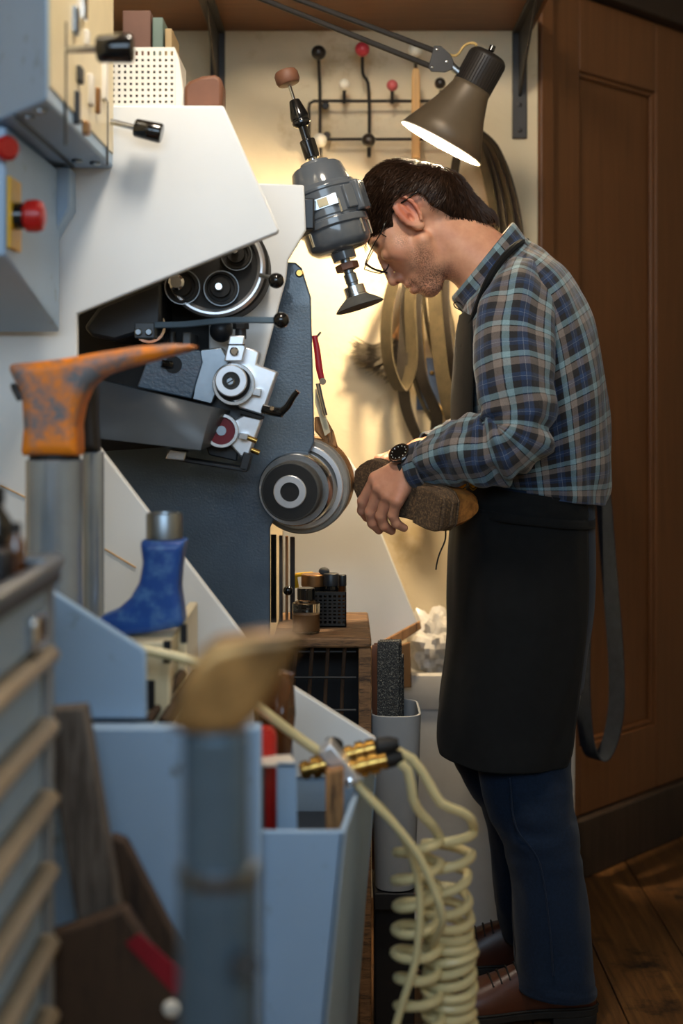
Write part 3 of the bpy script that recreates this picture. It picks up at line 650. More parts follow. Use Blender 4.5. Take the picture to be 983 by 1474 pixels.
for x, y in ((28, 372), (24, 390)):
    MB().lathe([(0, .008), (.006, .009), (.016, .007), (.018, .003)], P(x, y, 2.09), (0, -1, 0), 16).build('cable_gland', 'chrome', mc)
MB().tube([P(24, 390, 2.07), P(18, 400, 2.04), P(12, 420, 2.04), P(6, 432, 2.07), P(14, 414, 2.05)], .0035, 8, samples=24).build('wire_loop', 'dull_steel', mc)
# base cabinet: cheek, front panel, shelf and hopper
MB().px([(40, 828), (76, 851), (203, 932), (209, 940), (210, 1035), (40, 1035)], 1.65, .012).build('cheek_panel', 'grey_paint', mc, bevel=.003)
MB().bb(-.42, -.092, 1.622, 1.652, .02, P(0, 1048, 1.622).z).build('front_panel', 'grey_paint', mc, bevel=.003)
MB().bb(-.42, -.228, 1.664, 1.67, .70, .78).build('gap_shade_sheet', 'black_inner', mc)  # black sheet standing in for the shade inside the slit below the cheek
MB().bb(-.42, -.02, 1.70, 2.148, .478, .498).build('base_shelf', 'dark_paint', mc)
for pts in ([P(362, 1196, 1.65), P(497, 1196, 1.65), P(447, 1700, 1.65), P(362, 1700, 1.65)],):
    m_ = MB().prism(pts, (0, .008, 0)).build('hopper_front', 'grey_paint', mc, bevel=.0025)
a, b, c_, d_ = P(497, 1196, 1.65), P(543, 1064, 2.148), P(497, 1700, 2.148), P(447, 1700, 1.65)
MB().add([a, b, c_, d_] + [p + V((-.008, 0, 0)) for p in (a, b, c_, d_)], [(0, 1, 2, 3), (7, 6, 5, 4), (0, 4, 5, 1), (1, 5, 6, 2), (2, 6, 7, 3), (3, 7, 4, 0)]).build('hopper_side', 'grey_paint', mc, bevel=.0025)
MB().px([(-90, 1120), (541, 1120), (497, 1640), (-90, 1640)], 2.152, .018).build('lower_back', 'grey_paint', mc)
# diagonal seam strips on the side panel
for a, b in (((150, 790), (195, 817)), ((0, 698), (36, 716))):
    MB().tube([P(*a, 2.149), P(*b, 2.149)], .0012, 6).build('seam', 'wood_pale', mc)
# floor feet
for x, y in ((-.4, 1.7), (-.12, 1.7), (-.4, 2.1), (-.12, 2.6), (-.4, 2.6), (-.4, 3.0), (-.12, 2.98)):
    MB().lathe([(0, .03), (.01, .03), (.012, .015), (.05, .015)], (x, y, 0), (0, 0, 1), 20).build('foot', 'dark_paint', mc)

# ------------------------------------------------------------------ things on and around the machine
# perforated basket
zt = 1.564; bk = thing('perforated_basket', 'white plastic basket with square holes standing on top of the machine', 'basket', (-.34, 2.3, zt))
D0 = 2.215; x0, x1 = P(150, 0, D0).x, P(251, 0, D0).x; ztop = P(0, 68, D0).z
def lattice(mb, o, ux, uz, w, h, nx, nz, bar, nrm, th, rim):
    """real lattice wall: o corner, ux/uz unit axes"""
    o_ = V(o)
    def bx(a0, a1, b0, b1, sh=0.):
        o = o_ + nrm * sh
        pts = [o + ux * a0 + uz * b0, o + ux * a1 + uz * b0, o + ux * a1 + uz * b1, o + ux * a0 + uz * b1]; mb.prism(pts, nrm * th)
    bx(0, w, 0, rim); bx(0, w, h - rim, h)
    px_ = (w) / nx; pz = (h - 2 * rim) / nz
    for i in range(nx + 1): c = i * px_; bx(max(0, c - bar / 2), min(w, c + bar / 2), rim, h - rim)
    for j in range(1, nz): c = rim + j * pz; bx(0, w, c - bar / 2, c + bar / 2, .0004)
m = MB(); lattice(m, (x0, D0, zt), V((1, 0, 0)), V((0, 0, 1)), x1 - x0, ztop - zt, 12, 10, .0052, V((0, 1, 0)), .003, .006)
m.build('front_wall', 'white_plastic', bk)
m = MB(); lattice(m, (x0, D0 + .16, zt), V((1, 0, 0)), V((0, 0, 1)), x1 - x0, ztop - zt, 12, 10, .0052, V((0, 1, 0)), .003, .006); m.build('back_wall', 'white_plastic', bk)
for xx, s_ in ((x0, 1), (x1, -1)):
    MB().prism([(xx, D0 + .0032, zt), (xx, D0 + .159, zt), (xx, D0 + .159, ztop), (xx, D0 + .0032, ztop)], (s_ * .003, 0, 0)).build('side_wall', 'white_plastic', bk)
MB().prism([(x1 - .0005, D0 - .0005, ztop), (x1 + .007, D0, ztop - .02), (x1 + .016, D0, zt + .02), (x1 + .016, D0, zt), (x1 - .0005, D0 - .0005, zt)], (0, .006, 0)).build('corner_flare', 'white_plastic', bk, bevel=.002)
MB().bb(x0, x1, D0, D0 + .163, zt, zt + .003).build('bottom', 'brown_block', bk)
MB().bb(x0 + .004, x1 - .004, D0 + .008, D0 + .012, zt + .004, ztop - .012).build('shade_sheet', 'black_inner', bk)  # black sheet added to paint the dark interior behind the holes
# books standing in the basket
for i, (a, b, tp, mt, lab) in enumerate(((176, 216, 15, 'book_brown', 'brown bound book standing in the white basket, widest of its row'), (219, 234, 25, 'book_green', 'grey green book standing in the white basket beside the brown one'), (237, 247, 41, 'book_tan', 'short tan book at the end of the row in the white basket'))):
    Db = 2.235 + .004 * i; xa, xb = P(a, 0, Db).x, P(b, 0, Db).x; z0, z1 = zt + .005, P(0, tp, Db).z
    bo = thing('book', lab, 'book', ((xa + xb) / 2, Db, z0), 'books in the white basket')
    MB().bb(xa, xb, Db, Db + .004, z0, z1).bb(xa, xa + .003, Db, Db + .10, z0, z1).bb(xb - .003, xb, Db, Db + .10, z0, z1).build('cover', mt, bo, bevel=.001)
    MB().bb(xa + .0032, xb - .0032, Db + .0042, Db + .096, z0 + .003, z1 - .003).build('pages', 'paper', bo)
# brown block beside the basket
m = MB().px([(264, 156), (264, 124), (272, 116), (290, 109), (308, 107), (317, 111), (320, 120), (320, 156)], 2.2, .06)
m.build('sanding_block', 'brown_block', bevel=.006, label='rounded brown leather covered block on the machine top beside the basket', cat='block')
# hanging hand tools beside the body plate
tl = thing('nipper_tool', 'red handled nipper tool hanging on the edge of the blue grey plate', 'tool', P(462, 600, 2.53))
MB().tube([P(452, 483, 2.53), P(456, 505, 2.53), P(459, 530, 2.53), P(463, 548, 2.53)], [S(4, 2.5), S(4.5, 2.5), S(5, 2.5), S(4, 2.5)], 10, samples=14, flat=.6).build('handle', 'tool_red', tl)
MB().tube([P(451, 492, 2.535), P(458, 482, 2.535), P(461, 478, 2.535)], S(1.6, 2.5), 8).build('spring', 'chrome', tl)
MB().lathe([(-.006, S(5, 2.5)), (.006, S(5, 2.5))], P(464, 549, 2.53), (0, 1, 0), 20).build('pivot', 'chrome', tl)
MB().tube([P(457, 552, 2.53), P(462, 575, 2.53), P(468, 598, 2.53)], [S(3.5, 2.5), S(3.2, 2.5), S(3, 2.5)], 10, samples=8).build('jaw', 'chrome', tl)
MB().px([(453, 560), (458, 560), (475, 622), (467, 628), (453, 580)], 2.545, .004).build('paper_strip', 'paper', bevel=.0005, label='cream paper strip hanging behind the red nipper tool', cat='strip')
MB().px([(452, 600), (468, 600), (480, 622), (486, 645), (470, 640), (452, 620)], 2.56, .02).build('leather_flap', 'wood_raw', bevel=.003, label='brown leather flap above the grinding wheel behind the paper strip', cat='flap')
# strips hanging below the wheel
for i, (x, w_, mt, lab) in enumerate(((394, 8, 'gloss_black', 'glossy black strip hanging beside the blue grey plate under the wheel'), (404, 5, 'wood_grey', 'grey wooden lath standing between black strips under the wheel'), (412, 4, 'wood_raw', 'thin tan lath standing under the grinding wheel'), (420, 7, 'belt_black', 'dark strip standing next to the amber bottle under the wheel'))):
    MB().bb(P(x - w_ / 2, 0, 2.62).x, P(x + w_ / 2, 0, 2.62).x, 2.60 + .012 * i, 2.608 + .012 * i, .712, P(0, 768 + 2 * i, 2.62).z).build('lath', mt, bevel=.001, label=lab, cat='lath')
# ------------------------------------------------------------------ iron lasts on stands
px2 = lambda pts, D: [(P(x, y, D).x, P(x, y, D).z) for x, y in pts]
def foot_w(x_a, w_a, x_b, w_b, D, mx):
    xa, xb = P(x_a, 0, D).x, P(x_b, 0, D).x
    return lambda X, Z: mx if X is None else np.clip(w_a + (w_b - w_a) * (X - xa) / (xb - xa), min(w_a, w_b), max(w_a, w_b))
os_ = thing('last_stand', 'orange painted iron shoe last on a thick steel tube stand', 'shoe last', P(78, 900, 1.85))
D = 1.85
sdf_obj('last', [slab(px2([(18, 529), (24, 524), (60, 521), (100, 516), (150, 507), (200, 499), (250, 495), (283, 497), (285, 500), (262, 508), (220, 520), (180, 530), (150, 541), (132, 556), (121, 580), (115, 610), (117, 655), (36, 655), (40, 615), (38, 580), (32, 558), (24, 543)], D), D, foot_w(120, .037, 285, .024, D, .037), .012)], .004, 'orange_iron', os_)
MB().lathe([(0, S(40, D)), (.2, S(41, D)), (P(0, 661, D).z - .5, S(41, D))], V((P(78, 0, D).x, D, .5)), (0, 0, 1), 48).build('tube', 'tube_steel', os_, bevel=.002)
MB().lathe([(0, S(36, D)), (.008, S(36, D))], P(78, 662, D), (0, 0, 1), 40).build('joint', 'black_inner', os_)
MB().tube([P(30, 575, D - .03), P(20, 558, D - .03), P(18, 552, D - .03)], [S(6, D), S(5, D), S(3, D)], 10, samples=6).build('wing_nut', 'black_metal', os_)
os2 = thing('last_stand', 'dark iron last on a thin steel tube right behind the orange one', 'shoe last', P(135, 900, 2.02))
D = 2.02
sdf_obj('last', [slab(px2([(112, 545), (136, 530), (141, 560), (140, 600), (143, 650), (114, 650), (110, 600)], D), D, .022, .008)], .004, 'black_metal', os2)
MB().lathe([(0, S(17, D)), (P(0, 650, D).z - .5, S(15, D))], V((P(134, 0, D).x, D, .5)), (0, 0, 1), 32).build('tube', 'tube_steel', os2, bevel=.002)
D = 1.93
bl = thing('blue_last', 'blue painted iron last standing upside down on a wooden box', 'shoe last', P(220, 905, D))
sdf_obj('last', [slab(px2([(204, 776), (269, 776), (266, 790), (262, 815), (260, 845), (264, 875), (267, 893), (262, 899), (215, 908), (180, 912), (150, 904), (140, 894), (146, 886), (170, 876), (190, 858), (203, 835), (208, 808)], D), D, foot_w(145, .026, 230, .031, D, .031), .010)], .004, 'blue_iron', bl)
MB().lathe([(0, S(26, D)), (S(34, D), S(26, D)), (S(37, D), S(24.5, D)), (S(37, D), S(20, D)), (S(30, D), S(19, D))], P(236, 775, D), (0, 0, 1), 40).build('socket', 'dull_steel', bl)
# wooden box and rails under the blue last
wb = thing('wooden_box', 'cream wooden box with black slots under the blue last', 'box', P(215, 1000, D))
zt_ = P(0, 913, D).z
MB().bb(P(160, 0, D).x, P(252, 0, D).x, 1.87, 2.05, .5, zt_).build('body', 'cream_panel', wb, bevel=.003)
MB().bb(P(252, 0, D).x, P(266, 0, D).x, 1.95, 2.1, .5, zt_ + .02).build('upright', 'cream_panel', wb, bevel=.002)
for x, y, w_, h_ in ((216, 1000, 12, 40), (240, 938, 10, 30), (264, 912, 9, 26)):
    c = P(x, y, 1.868); MB().box(c, (S(w_, D), .006, S(h_, D))).build('slot', 'black_inner', wb)
MB().tube([P(212, 1040, 1.85), P(262, 968, 1.93)], .006, 8).tube([P(235, 1040, 1.85), P(282, 968, 1.93)], .008, 8).build('brace', 'wood_dark', wb)
# foreground bronze last on tube stand
D = 1.0
fs = thing('last_stand', 'bronze coloured shoe last on a blurred blue grey pedestal in the foreground', 'shoe last', V((P(314, 0, D).x, D, 0)))
sdf_obj('last', [slab(px2([(244, 1040), (262, 985), (284, 940), (310, 918), (370, 907), (440, 902), (434, 925), (415, 955), (398, 985), (372, 1025), (345, 1048), (300, 1052)], D), D, foot_w(280, .026, 440, .014, D, .026), .010)], .0025, 'bronze_last', fs)
MB().lathe([(0, S(58, D)), (P(0, 1262, D).z, S(58, D))], V((P(314, 0, D).x, D, 0)), (0, 0, 1), 40).build('lower_tube', 'stand_paint', fs, bevel=.003)
MB().lathe([(0, S(49, D)), (S(215, D), S(49, D))], P(311, 1264, D), (0, 0, 1), 40).build('upper_tube', 'stand_paint', fs, bevel=.003)
MB().lathe([(0, S(58, D)), (.002, S(60, D)), (.01, S(60, D)), (.012, S(56, D))], P(314, 1268, D), (0, 0, 1), 40).build('collar', 'dull_steel', fs)
MB().cyl(P(352, 1390, D - .026), P(356, 1390, D - .034), .010, 16).build('clamp_screw', 'black_metal', fs)
# ------------------------------------------------------------------ drawer cabinet at the left
dc = thing('drawer_cabinet', 'grey steel drawer cabinet with rounded lip handles at the left edge', 'cabinet', (-.5, 1.2, 0))
MB().bb(-.75, -.318, .9, 1.455, .02, .93).build('body', 'grey_paint', dc, bevel=.003)
MB().bb(-.335, -.298, 1.455, 1.478, 0, .93).build('post', 'bin_grey', dc, bevel=.003)
MB().bb(-.76, -.292, .88, 1.48, .93, .945).build('top', 'dark_paint', dc, bevel=.003)
MB().tube([V((-.295, .9, .951)), V((-.295, 1.44, .951)), V((-.31, 1.475, .951)), V((-.34, 1.478, .951)), V((-.75, 1.478, .951))], .0085, 12, samples=30).build('rim', 'dull_steel', dc)
z0 = .862
MB().bb(-.318, -.302, .9, 1.453, z0 + .012, .928).build('top_fascia', 'grey_paint', dc, bevel=.002)
MB().box((-.297, 1.39, .893), (.010, .05, .035)).build('latch', 'chrome', dc, bevel=.004)
for i in range(12):
    z = z0 - i * .0735
    if z < .06: break
    dw = MB().bb(-.33, -.306, .905, 1.45, z - .066, z - .004).build('drawer', 'grey_paint', dc, bevel=.002)
    m = MB(); prof = [(-.306, z + .008), (-.292, z + .007), (-.286, z), (-.288, z - .008), (-.296, z - .012), (-.306, z - .012)]
    m.prism([(a, .905, b) for a, b in prof], (0, .545, 0)); m.build('handle', 'lip_metal', dw, bevel=.0015)
# things standing on the cabinet top
for (x, w_, tp, Db, mt, lab, nm, cat) in ((-8, 24, 700, 1.44, 'gloss_black', 'tall black bottle on the drawer cabinet at the left edge', 'bottle', 'bottle'), (22, 14, 752, 1.42, 'amber', 'small brown glass jar on the drawer cabinet', 'jar', 'jar')):
    c = P(x, 0, Db); zt2 = P(0, tp, Db).z; r = S(w_, Db)
    b = thing(nm, lab, cat, (c.x, Db, .946)); h = zt2 - .946
    MB().lathe([(0, r * .9), (.004, r), (h * .6, r), (h * .74, r * .55), (h * .8, r * .5)], (c.x, Db, .946), (0, 0, 1), 28).build('body', mt, b)
    MB().lathe([(h * .8, r * .6), (h * .98, r * .6), (h, r * .5)], (c.x, Db, .946), (0, 0, 1), 24).build('cap', 'rubber', b)
MB().bb(P(-30, 0, 1.45).x, P(34, 0, 1.45).x, 1.36, 1.40, .9455, .975).build('tool_tray', 'dark_paint', bevel=.003, label='low dark tray lying on the drawer cabinet top', cat='tray')
# ------------------------------------------------------------------ boards leaning in the corner
fy = lambda D: HY + H * F / D
D = 1.52
MB().px([(60, 1023), (122, 1018), (300, fy(D) - 1), (232, fy(D) - 1)], D, .028).build('plank', 'wood_grey', bevel=.003, label='long weathered grey plank leaning beside the drawer cabinet', cat='plank')
D = 1.575
MB().px([(158, 1204), (180, 1212), (267, 1382), (400, 1640), (470, fy(D) - 1), (330, fy(D) - 1), (180, 1330)], D, .022).build('plank', 'wood_dark', bevel=.003, label='short dark plank leaning behind the weathered grey plank', cat='plank')
D = 1.485
bx_ = thing('wooden_board', 'dark brown wooden board with a red label leaning at the bottom left', 'board', V((-.25, D, 0)))
MB().px([(50, 1352), (120, 1330), (178, 1308), (262, 1440), (330, 1545), (330, fy(D) - 1), (50, fy(D) - 1)], D, .025).build('board', 'wood_dark', bx_, bevel=.004)
MB().px([(180, 1358), (200, 1344), (264, 1402), (252, 1434)], D - .003, .003).build('label', 'red_label', bx_)
MB().sphere(P(246, 1452, D - .012), S(13, D), 12, 8, (1, .6, 1)).build('plaster_blob', 'white_plastic', bx_)
# ------------------------------------------------------------------ things in the hopper
D = 1.95
jr = thing('leather_pouch', 'glossy brown wrapped pouch standing in the open hopper', 'pouch', V((P(392, 0, D).x, D, .5)))
m = MB(); rr = []
for i, (h, r) in enumerate(((0, 22), (.06, 25), (.13, 25), (.19, 27), (.232, 28), (.245, 26), (.248, 16))):
    rr.append([V((P(395, 0, D).x, D, .5 + h)) + V((math.cos(q), math.sin(q), 0)) * S(r, D) * (1 + .09 * math.sin(5 * q + 3 * i) + .05 * math.sin(9 * q - i)) for q in np.linspace(0, 2 * math.pi, 40, endpoint=False)])
m.loft(rr).build('wrap', 'amber', jr)
m = MB().lathe([(.246, S(8, D)), (.258, S(9, D)), (.262, S(7, D))], V((P(395, 0, D).x, D, .5)), (0, 0, 1), 18).build('knot', 'amber', jr)
D = 1.8
rc = thing('red_can', 'bright red can standing in the hopper next to the pouch', 'can', V((P(378, 0, D).x, D, .5)))
h = P(0, 1052, D).z - .5
MB().lathe([(0, S(23, D)), (.003, S(24, D)), (h - .006, S(24, D)), (h, S(22, D))], V((P(374, 0, D).x, D, .5)), (0, 0, 1), 32).build('body', 'red_plastic', rc)
MB().lathe([(h, S(20, D)), (h + .004, S(19, D))], V((P(374, 0, D).x, D, .5)), (0, 0, 1), 32).build('lid', 'red_plastic', rc)
D = 1.72
ab = thing('metal_bracket', 'grey folded metal bracket leaning upright at the front of the hopper', 'bracket', P(400, 1195, D))
MB().px([(398, 1098), (426, 1098), (428, 1300), (398, 1300)], D, .003).build('upright', 'grey_paint', ab, bevel=.0008)
MB().add([P(362, 1100, D), P(426, 1100, D), P(418, 1086, D + .07), P(366, 1088, D + .07)] + [p - V((0, 0, .003)) for p in (P(362, 1100, D), P(426, 1100, D), P(418, 1086, D + .07), P(366, 1088, D + .07))], [(0, 1, 2, 3), (7, 6, 5, 4), (0, 4, 5, 1), (1, 5, 6, 2), (2, 6, 7, 3), (3, 7, 4, 0)]).build('flange', 'white_plastic', ab)
MB().tube([P(376, 1105, D + .03), P(376, 1300, D + .03)], .004, 8).build('rod', 'dull_steel', ab)
D = 1.78
MB().px([(468, 1110), (494, 1106), (494, 1330), (468, 1330)], D, .02).build('wood_block', 'wood_raw', bevel=.003, label='raw wooden lath standing at the right end of the hopper', cat='lath')
# ------------------------------------------------------------------ air hose manifold
D = 1.86
mf = thing('air_manifold', 'brass and chrome air line manifold with quick couplings above the hopper', 'manifold', P(505, 1125, D))
dx = (P(575, 1078, D) - P(440, 1108, D)).normalized()
MB().box((P(471, 1078, D - .03) + P(505, 1118, D - .03)) / 2, (S(24, D), .045, S(66, D)), Matrix.Rotation(R(-40), 3, 'Y')).build('block', 'bright_steel', mf, bevel=.003)
def fitting(a, b, prof, mt, par=mf, n=20):
    a = V(a); b = V(b); L = (b - a).length; return MB().lathe([(t * L, S(r, D)) for t, r in prof], a, b - a, n).build('coupling', mt, par)
pr = [(0, 9), (.06, 13), (.22, 13), (.24, 10), (.3, 10), (.32, 15.5), (.5, 15.5), (.52, 12), (.56, 12), (.58, 15), (.78, 15), (.8, 11), (1, 11)]
fitting(P(432, 1110, D - .02), P(486, 1096, D - .02), pr, 'brass')
fitting(P(498, 1108, D - .03), P(556, 1094, D - .03), pr, 'brass')
fitting(P(494, 1088, D + .02), P(552, 1074, D + .02), pr, 'brass')
for a, b in (((546, 1096), (580, 1088)), ((540, 1076), (572, 1070))):
    MB().lathe([(0, S(9, D)), (.004, S(13, D)), (S(22, D), S(12, D)), (S(34, D), S(7, D))], P(*a, D), P(*b, D) - P(*a, D), 20).build('sleeve', 'rubber', mf)
MB().lathe([(0, S(6, D)), (.008, S(6, D)), (.010, S(3, D))], P(503, 1122, D - .045), (0, -1, -.2), 14).build('bleed_screw', 'chrome', mf)
MB().cyl(P(480, 1070, D + .02), P(478, 1080, D + .01), S(14, D), 20).build('cap', 'rubber', mf)
# hoses
TR = S(7, 1.88)
def hose(name, label, pts, r=TR, smp=80):
    return MB().tube(pts, r, 10, samples=smp).build(name, 'beige_tube', label=label, cat='hose', group='beige air hoses')
hose('air_hose', 'straight beige air hose running from behind the bronze last to the manifold', [P(170, 930, 1.80), P(225, 939, 1.80), P(285, 955, 1.80), P(335, 985, 1.80), P(375, 1020, 1.82), P(420, 1055, 1.84), P(462, 1085, 1.85), P(478, 1096, 1.86)])
hose('air_hose', 'plain beige air hose drooping from the manifold in front of the left coil', [P(496, 1108, 1.83), P(520, 1135, 1.83), P(556, 1172, 1.84), P(584, 1213, 1.85), P(600, 1262, 1.86), P(604, 1310, 1.86), P(598, 1380, 1.86), P(580, 1440, 1.86), P(556, 1520, 1.86), P(520, 1640, 1.86)], TR * .8)
hose('air_hose', 'short beige air hose tail ending between the two coils', [P(500, 1112, 1.83), P(530, 1148, 1.82), P(570, 1190, 1.82), P(602, 1232, 1.82), P(622, 1275, 1.82), P(634, 1308, 1.82), P(636, 1330, 1.83), P(626, 1350, 1.86), P(620, 1366, 1.9)], TR * .8)
def coil(label, lead, cx, ys, rad, D):
    """helical hose: ys = rows where successive turns sit, cx(y) column of the axis"""
    pts = [P(x, y, d) for x, y, d in lead]
    for i in range(len(ys) - 1):
        for k in range(14):
            t = k / 14; y = ys[i] + (ys[i + 1] - ys[i]) * t; q = 2 * math.pi * t
            c = P(cx(y), y, D); w_ = rad * (1 + .06 * math.sin(i * 2.1)); pts.append(c + V((math.cos(q) * w_, -math.sin(q) * w_, .004 * math.sin(q + i))))
    MB().tube(pts, TR, 9, samples=len(pts) * 2).build('coiled_hose', 'beige_tube', label=label, cat='hose', group='beige air hoses')
ys1 = list(np.arange(1208, 1700, 37.)); ys2 = [1196, 1232, 1264, 1296, 1318, 1340, 1357, 1371, 1386, 1400] + list(np.arange(1416, 1700, 19.))
coil('loosely stretched beige coiled air hose hanging on the left', [(560, 1088, 1.86), (586, 1108, 1.86), (594, 1150, 1.86), (606, 1172, 1.87), (622, 1188, 1.88)], lambda y: 603 - 4 * math.sin((y - 1190) / 90), ys1, S(31, 1.9), 1.9)
coil('tightly bunched beige coiled air hose hanging on the right', [(556, 1076, 1.88), (592, 1092, 1.88), (616, 1126, 1.88), (634, 1156, 1.88), (662, 1168, 1.89), (678, 1180, 1.90)], lambda y: 648 - 8 * math.sin((y - 1190) / 60) if y < 1380 else 646, ys2, S(34, 1.93), 1.93)
# ------------------------------------------------------------------ wooden crate with wire grid
cr_ = thing('tool_crate', 'worn wooden crate with a black wire grid front beside the machine', 'crate', (-.03, 2.6, 0))
zc = .7095; xl, xr = -.118, P(534, 0, 2.45).x
for i in range(3):
    y0 = 2.45 + i * .1; MB().bb(xl, xr, y0, y0 + .098, zc - .018, zc).build('board', 'wood_weathered', cr_, bevel=.004)
for x, y in ((xr - .022, 2.452), (xl, 2.452), (xr - .022, 2.72), (xl, 2.72)):
    MB().bb(x, x + .022, y, y + .024, 0, zc - .018).build('leg', 'wood_weathered' if y < 2.5 and x > 0 else 'wood_dark', cr_, bevel=.003)
MB().bb(xl + .02, xr - .02, 2.56, 2.57, .2, zc - .02).build('back_panel', 'black_inner', cr_)
MB().bb(xl + .02, xr - .02, 2.47, 2.72, .2, .215).build('bottom', 'wood_dark', cr_)
for x in (424, 447, 470, 494):
    MB().tube([P(x + 2, 926, 2.47), P(x - 2, 990, 2.49), P(x - 4, 1075, 2.50)], .0035, 8).build('grid_bar', 'wood_dark', cr_)
for y in (938, 975, 1022):
    MB().tube([P(405, y, 2.478), P(512, y, 2.478)], .0022, 8).build('grid_wire', 'bracket_metal', cr_)
# black perforated basket with jars, amber bottle
sb = thing('black_basket', 'small black perforated basket on the wooden crate', 'basket', P(470, 908, 2.56))
xa, xb = P(437, 0, 2.56).x, P(498, 0, 2.56).x; zb2, zt2 = zc + .001, P(0, 852, 2.56).z
m = MB(); lattice(m, (xa, 2.56, zb2), V((1, 0, 0)), V((0, 0, 1)), xb - xa, zt2 - zb2, 9, 8, .0034, V((0, 1, 0)), .002, .006); m.build('front_wall', 'rubber', sb)
m = MB(); lattice(m, (xb, 2.56, zb2), V((0, 1, 0)), V((0, 0, 1)), .12, zt2 - zb2, 12, 8, .0034, V((-1, 0, 0)), .002, .006); m.build('side_wall', 'rubber', sb)
m = MB(); lattice(m, (xa, 2.56, zb2), V((0, 1, 0)), V((0, 0, 1)), .12, zt2 - zb2, 12, 8, .0034, V((1, 0, 0)), .002, .006); m.build('side_wall', 'rubber', sb)
MB().bb(xa, xb, 2.68, 2.682, zb2, zt2).build('back_wall', 'rubber', sb); MB().bb(xa, xb, 2.56, 2.682, zb2, zb2 + .002).build('bottom', 'rubber', sb)
def jar(name, label, x, D, z0, tp, r, mb_, ml, grp=None, neck=.75):
    c = P(x, 0, D); h = P(0, tp, D).z - z0; o = (c.x, D, z0); rr = S(r, D); t_ = thing(name, label, name.split('_')[-1], o, grp)
    MB().lathe([(0, rr * .9), (.003, rr), (h * .66, rr), (h * .72, rr * neck), (h * .76, rr * neck)], o, (0, 0, 1), 28).build('body', mb_, t_)
    MB().lathe([(h * .74, rr * neck * 1.08), (h * .98, rr * neck * 1.08), (h, rr * neck)], o, (0, 0, 1), 28).build('lid', ml, t_, bevel=.001)
    return t_, o, h, rr
jar('ink_jar', 'black lidded jar in the black basket, the right one', 476, 2.60, zb2 + .004, 825, 11, 'gloss_black', 'dark_paint', 'jars in the black basket', .95)
jar('polish_tin', 'wide dark tin in the black basket, left of the jar', 451, 2.615, zb2 + .004, 826, 17, 'gloss_black', 'copper_belt', 'jars in the black basket', .98)
jar('ink_jar', 'slim dark jar at the right corner of the black basket', 492, 2.64, zb2 + .004, 827, 6, 'amber', 'dark_paint', 'jars in the black basket', .95)
MB().sphere(P(466, 822, 2.61), S(8, 2.6), 14, 8, (1, .8, .7)).build('sponge', 'felt_grey', label='small grey sponge lying on top of the dark tin', cat='sponge')
t_, o, h, rr = jar('amber_bottle', 'clear glass bottle of brown liquid with black lid on the crate', 440, 2.50, zc + .001, 846, 20, 'glass', 'gloss_black', None, .6)
MB().lathe([(.004, rr * .9), (.006, rr * .95), (h * .42, rr * .95), (h * .42, .001)], o, (0, 0, 1), 28).build('liquid', 'liquid', t_)
MB().tube([P(427, 846, 2.66), P(425, 830, 2.66), P(432, 827, 2.66), P(450, 826, 2.66)], .004, 8, samples=12).build('wire_handle', 'yellow', sb)
MB().sphere(P(414, 850, 2.60), S(7, 2.6), 16, 10).build('black_ball', 'gloss_black', label='small shiny black knob ball beside the amber bottle', cat='knob')
# ------------------------------------------------------------------ grey waste bin with sanding belts
def rbox_ring(x0, x1, y0, y1, z, rad, n=6):
    pts = []
    for cx_, cy_, a0_ in ((x1 - rad, y0 + rad, -90), (x1 - rad, y1 - rad, 0), (x0 + rad, y1 - rad, 90), (x0 + rad, y0 + rad, 180)):
        for k in range(n): a = R(a0_ + 90 * k / (n - 1)); pts.append(V((cx_ + rad * math.cos(a), cy_ + rad * math.sin(a), z)))
    return pts
def bin_(name, label, x0, x1, y0, y1, z0, z1, taper, mt, th=.004, rad=.02):
    t_ = thing(name, label, 'bin', ((x0 + x1) / 2, (y0 + y1) / 2, z0)); m = MB(); rings = []
    for z, o_ in ((z0, taper), (z1, 0), ): rings.append(rbox_ring(x0 + o_, x1 - o_, y0 + o_, y1 - o_, z, rad))
    for z, o_ in ((z1, th), (z0 + .006, taper + th)): rings.append(rbox_ring(x0 + o_, x1 - o_, y0 + o_, y1 - o_, z, rad - .002))
    m.loft(rings).build('shell', mt, t_, bevel=.001); return t_
zt3 = P(0, 1028, 2.47).z
gb = bin_('waste_bin', 'slim grey plastic bin holding sanding belts next to the wooden crate', P(532, 0, 2.47).x, P(606, 0, 2.47).x, 2.45, 2.60, .268, zt3, .010, 'bin_grey', rad=.03)
st = thing('bin_stand', 'low black stand under the slim grey bin', 'stand', (.08, 2.5, 0))
MB().bb(.056, .135, 2.46, 2.60, .235, .266).build('top_plate', 'black_inner', st, bevel=.003)
MB().bb(.058, .128, 2.49, 2.58, 0, .235).build('column', 'black_inner', st, bevel=.003)
def folded(label, x, w_, tp, D, dy, mt, z0=.28):
    zt4 = P(0, tp, D).z; c = P(x, 0, D).x; pts = [(c, D, z0), (c, D, (z0 + zt4) / 2), (c, D, zt4 - .01), (c + .003, D + dy / 2, zt4), (c + .006, D + dy, zt4 - .01), (c + .006, D + dy, (z0 + zt4) / 2), (c + .006, D + dy, z0)]
    MB().band([V(p) for p in pts], (1, .12, 0), w_, .003, 40).build('folded_belt', mt, label=label, cat='belt', group='folded sanding belts in the bin')
folded('broad black grit sanding belt folded upright in the grey bin', 558, .038, 930, 2.50, .02, 'grit_black')
folded('narrower black sanding belt behind the broad one in the grey bin', 571, .014, 950, 2.535, .02, 'grit_black')
folded('brown backed sanding belt peeking out at the left of the grey bin', 540, .014, 936, 2.545, .03, 'brown_block')
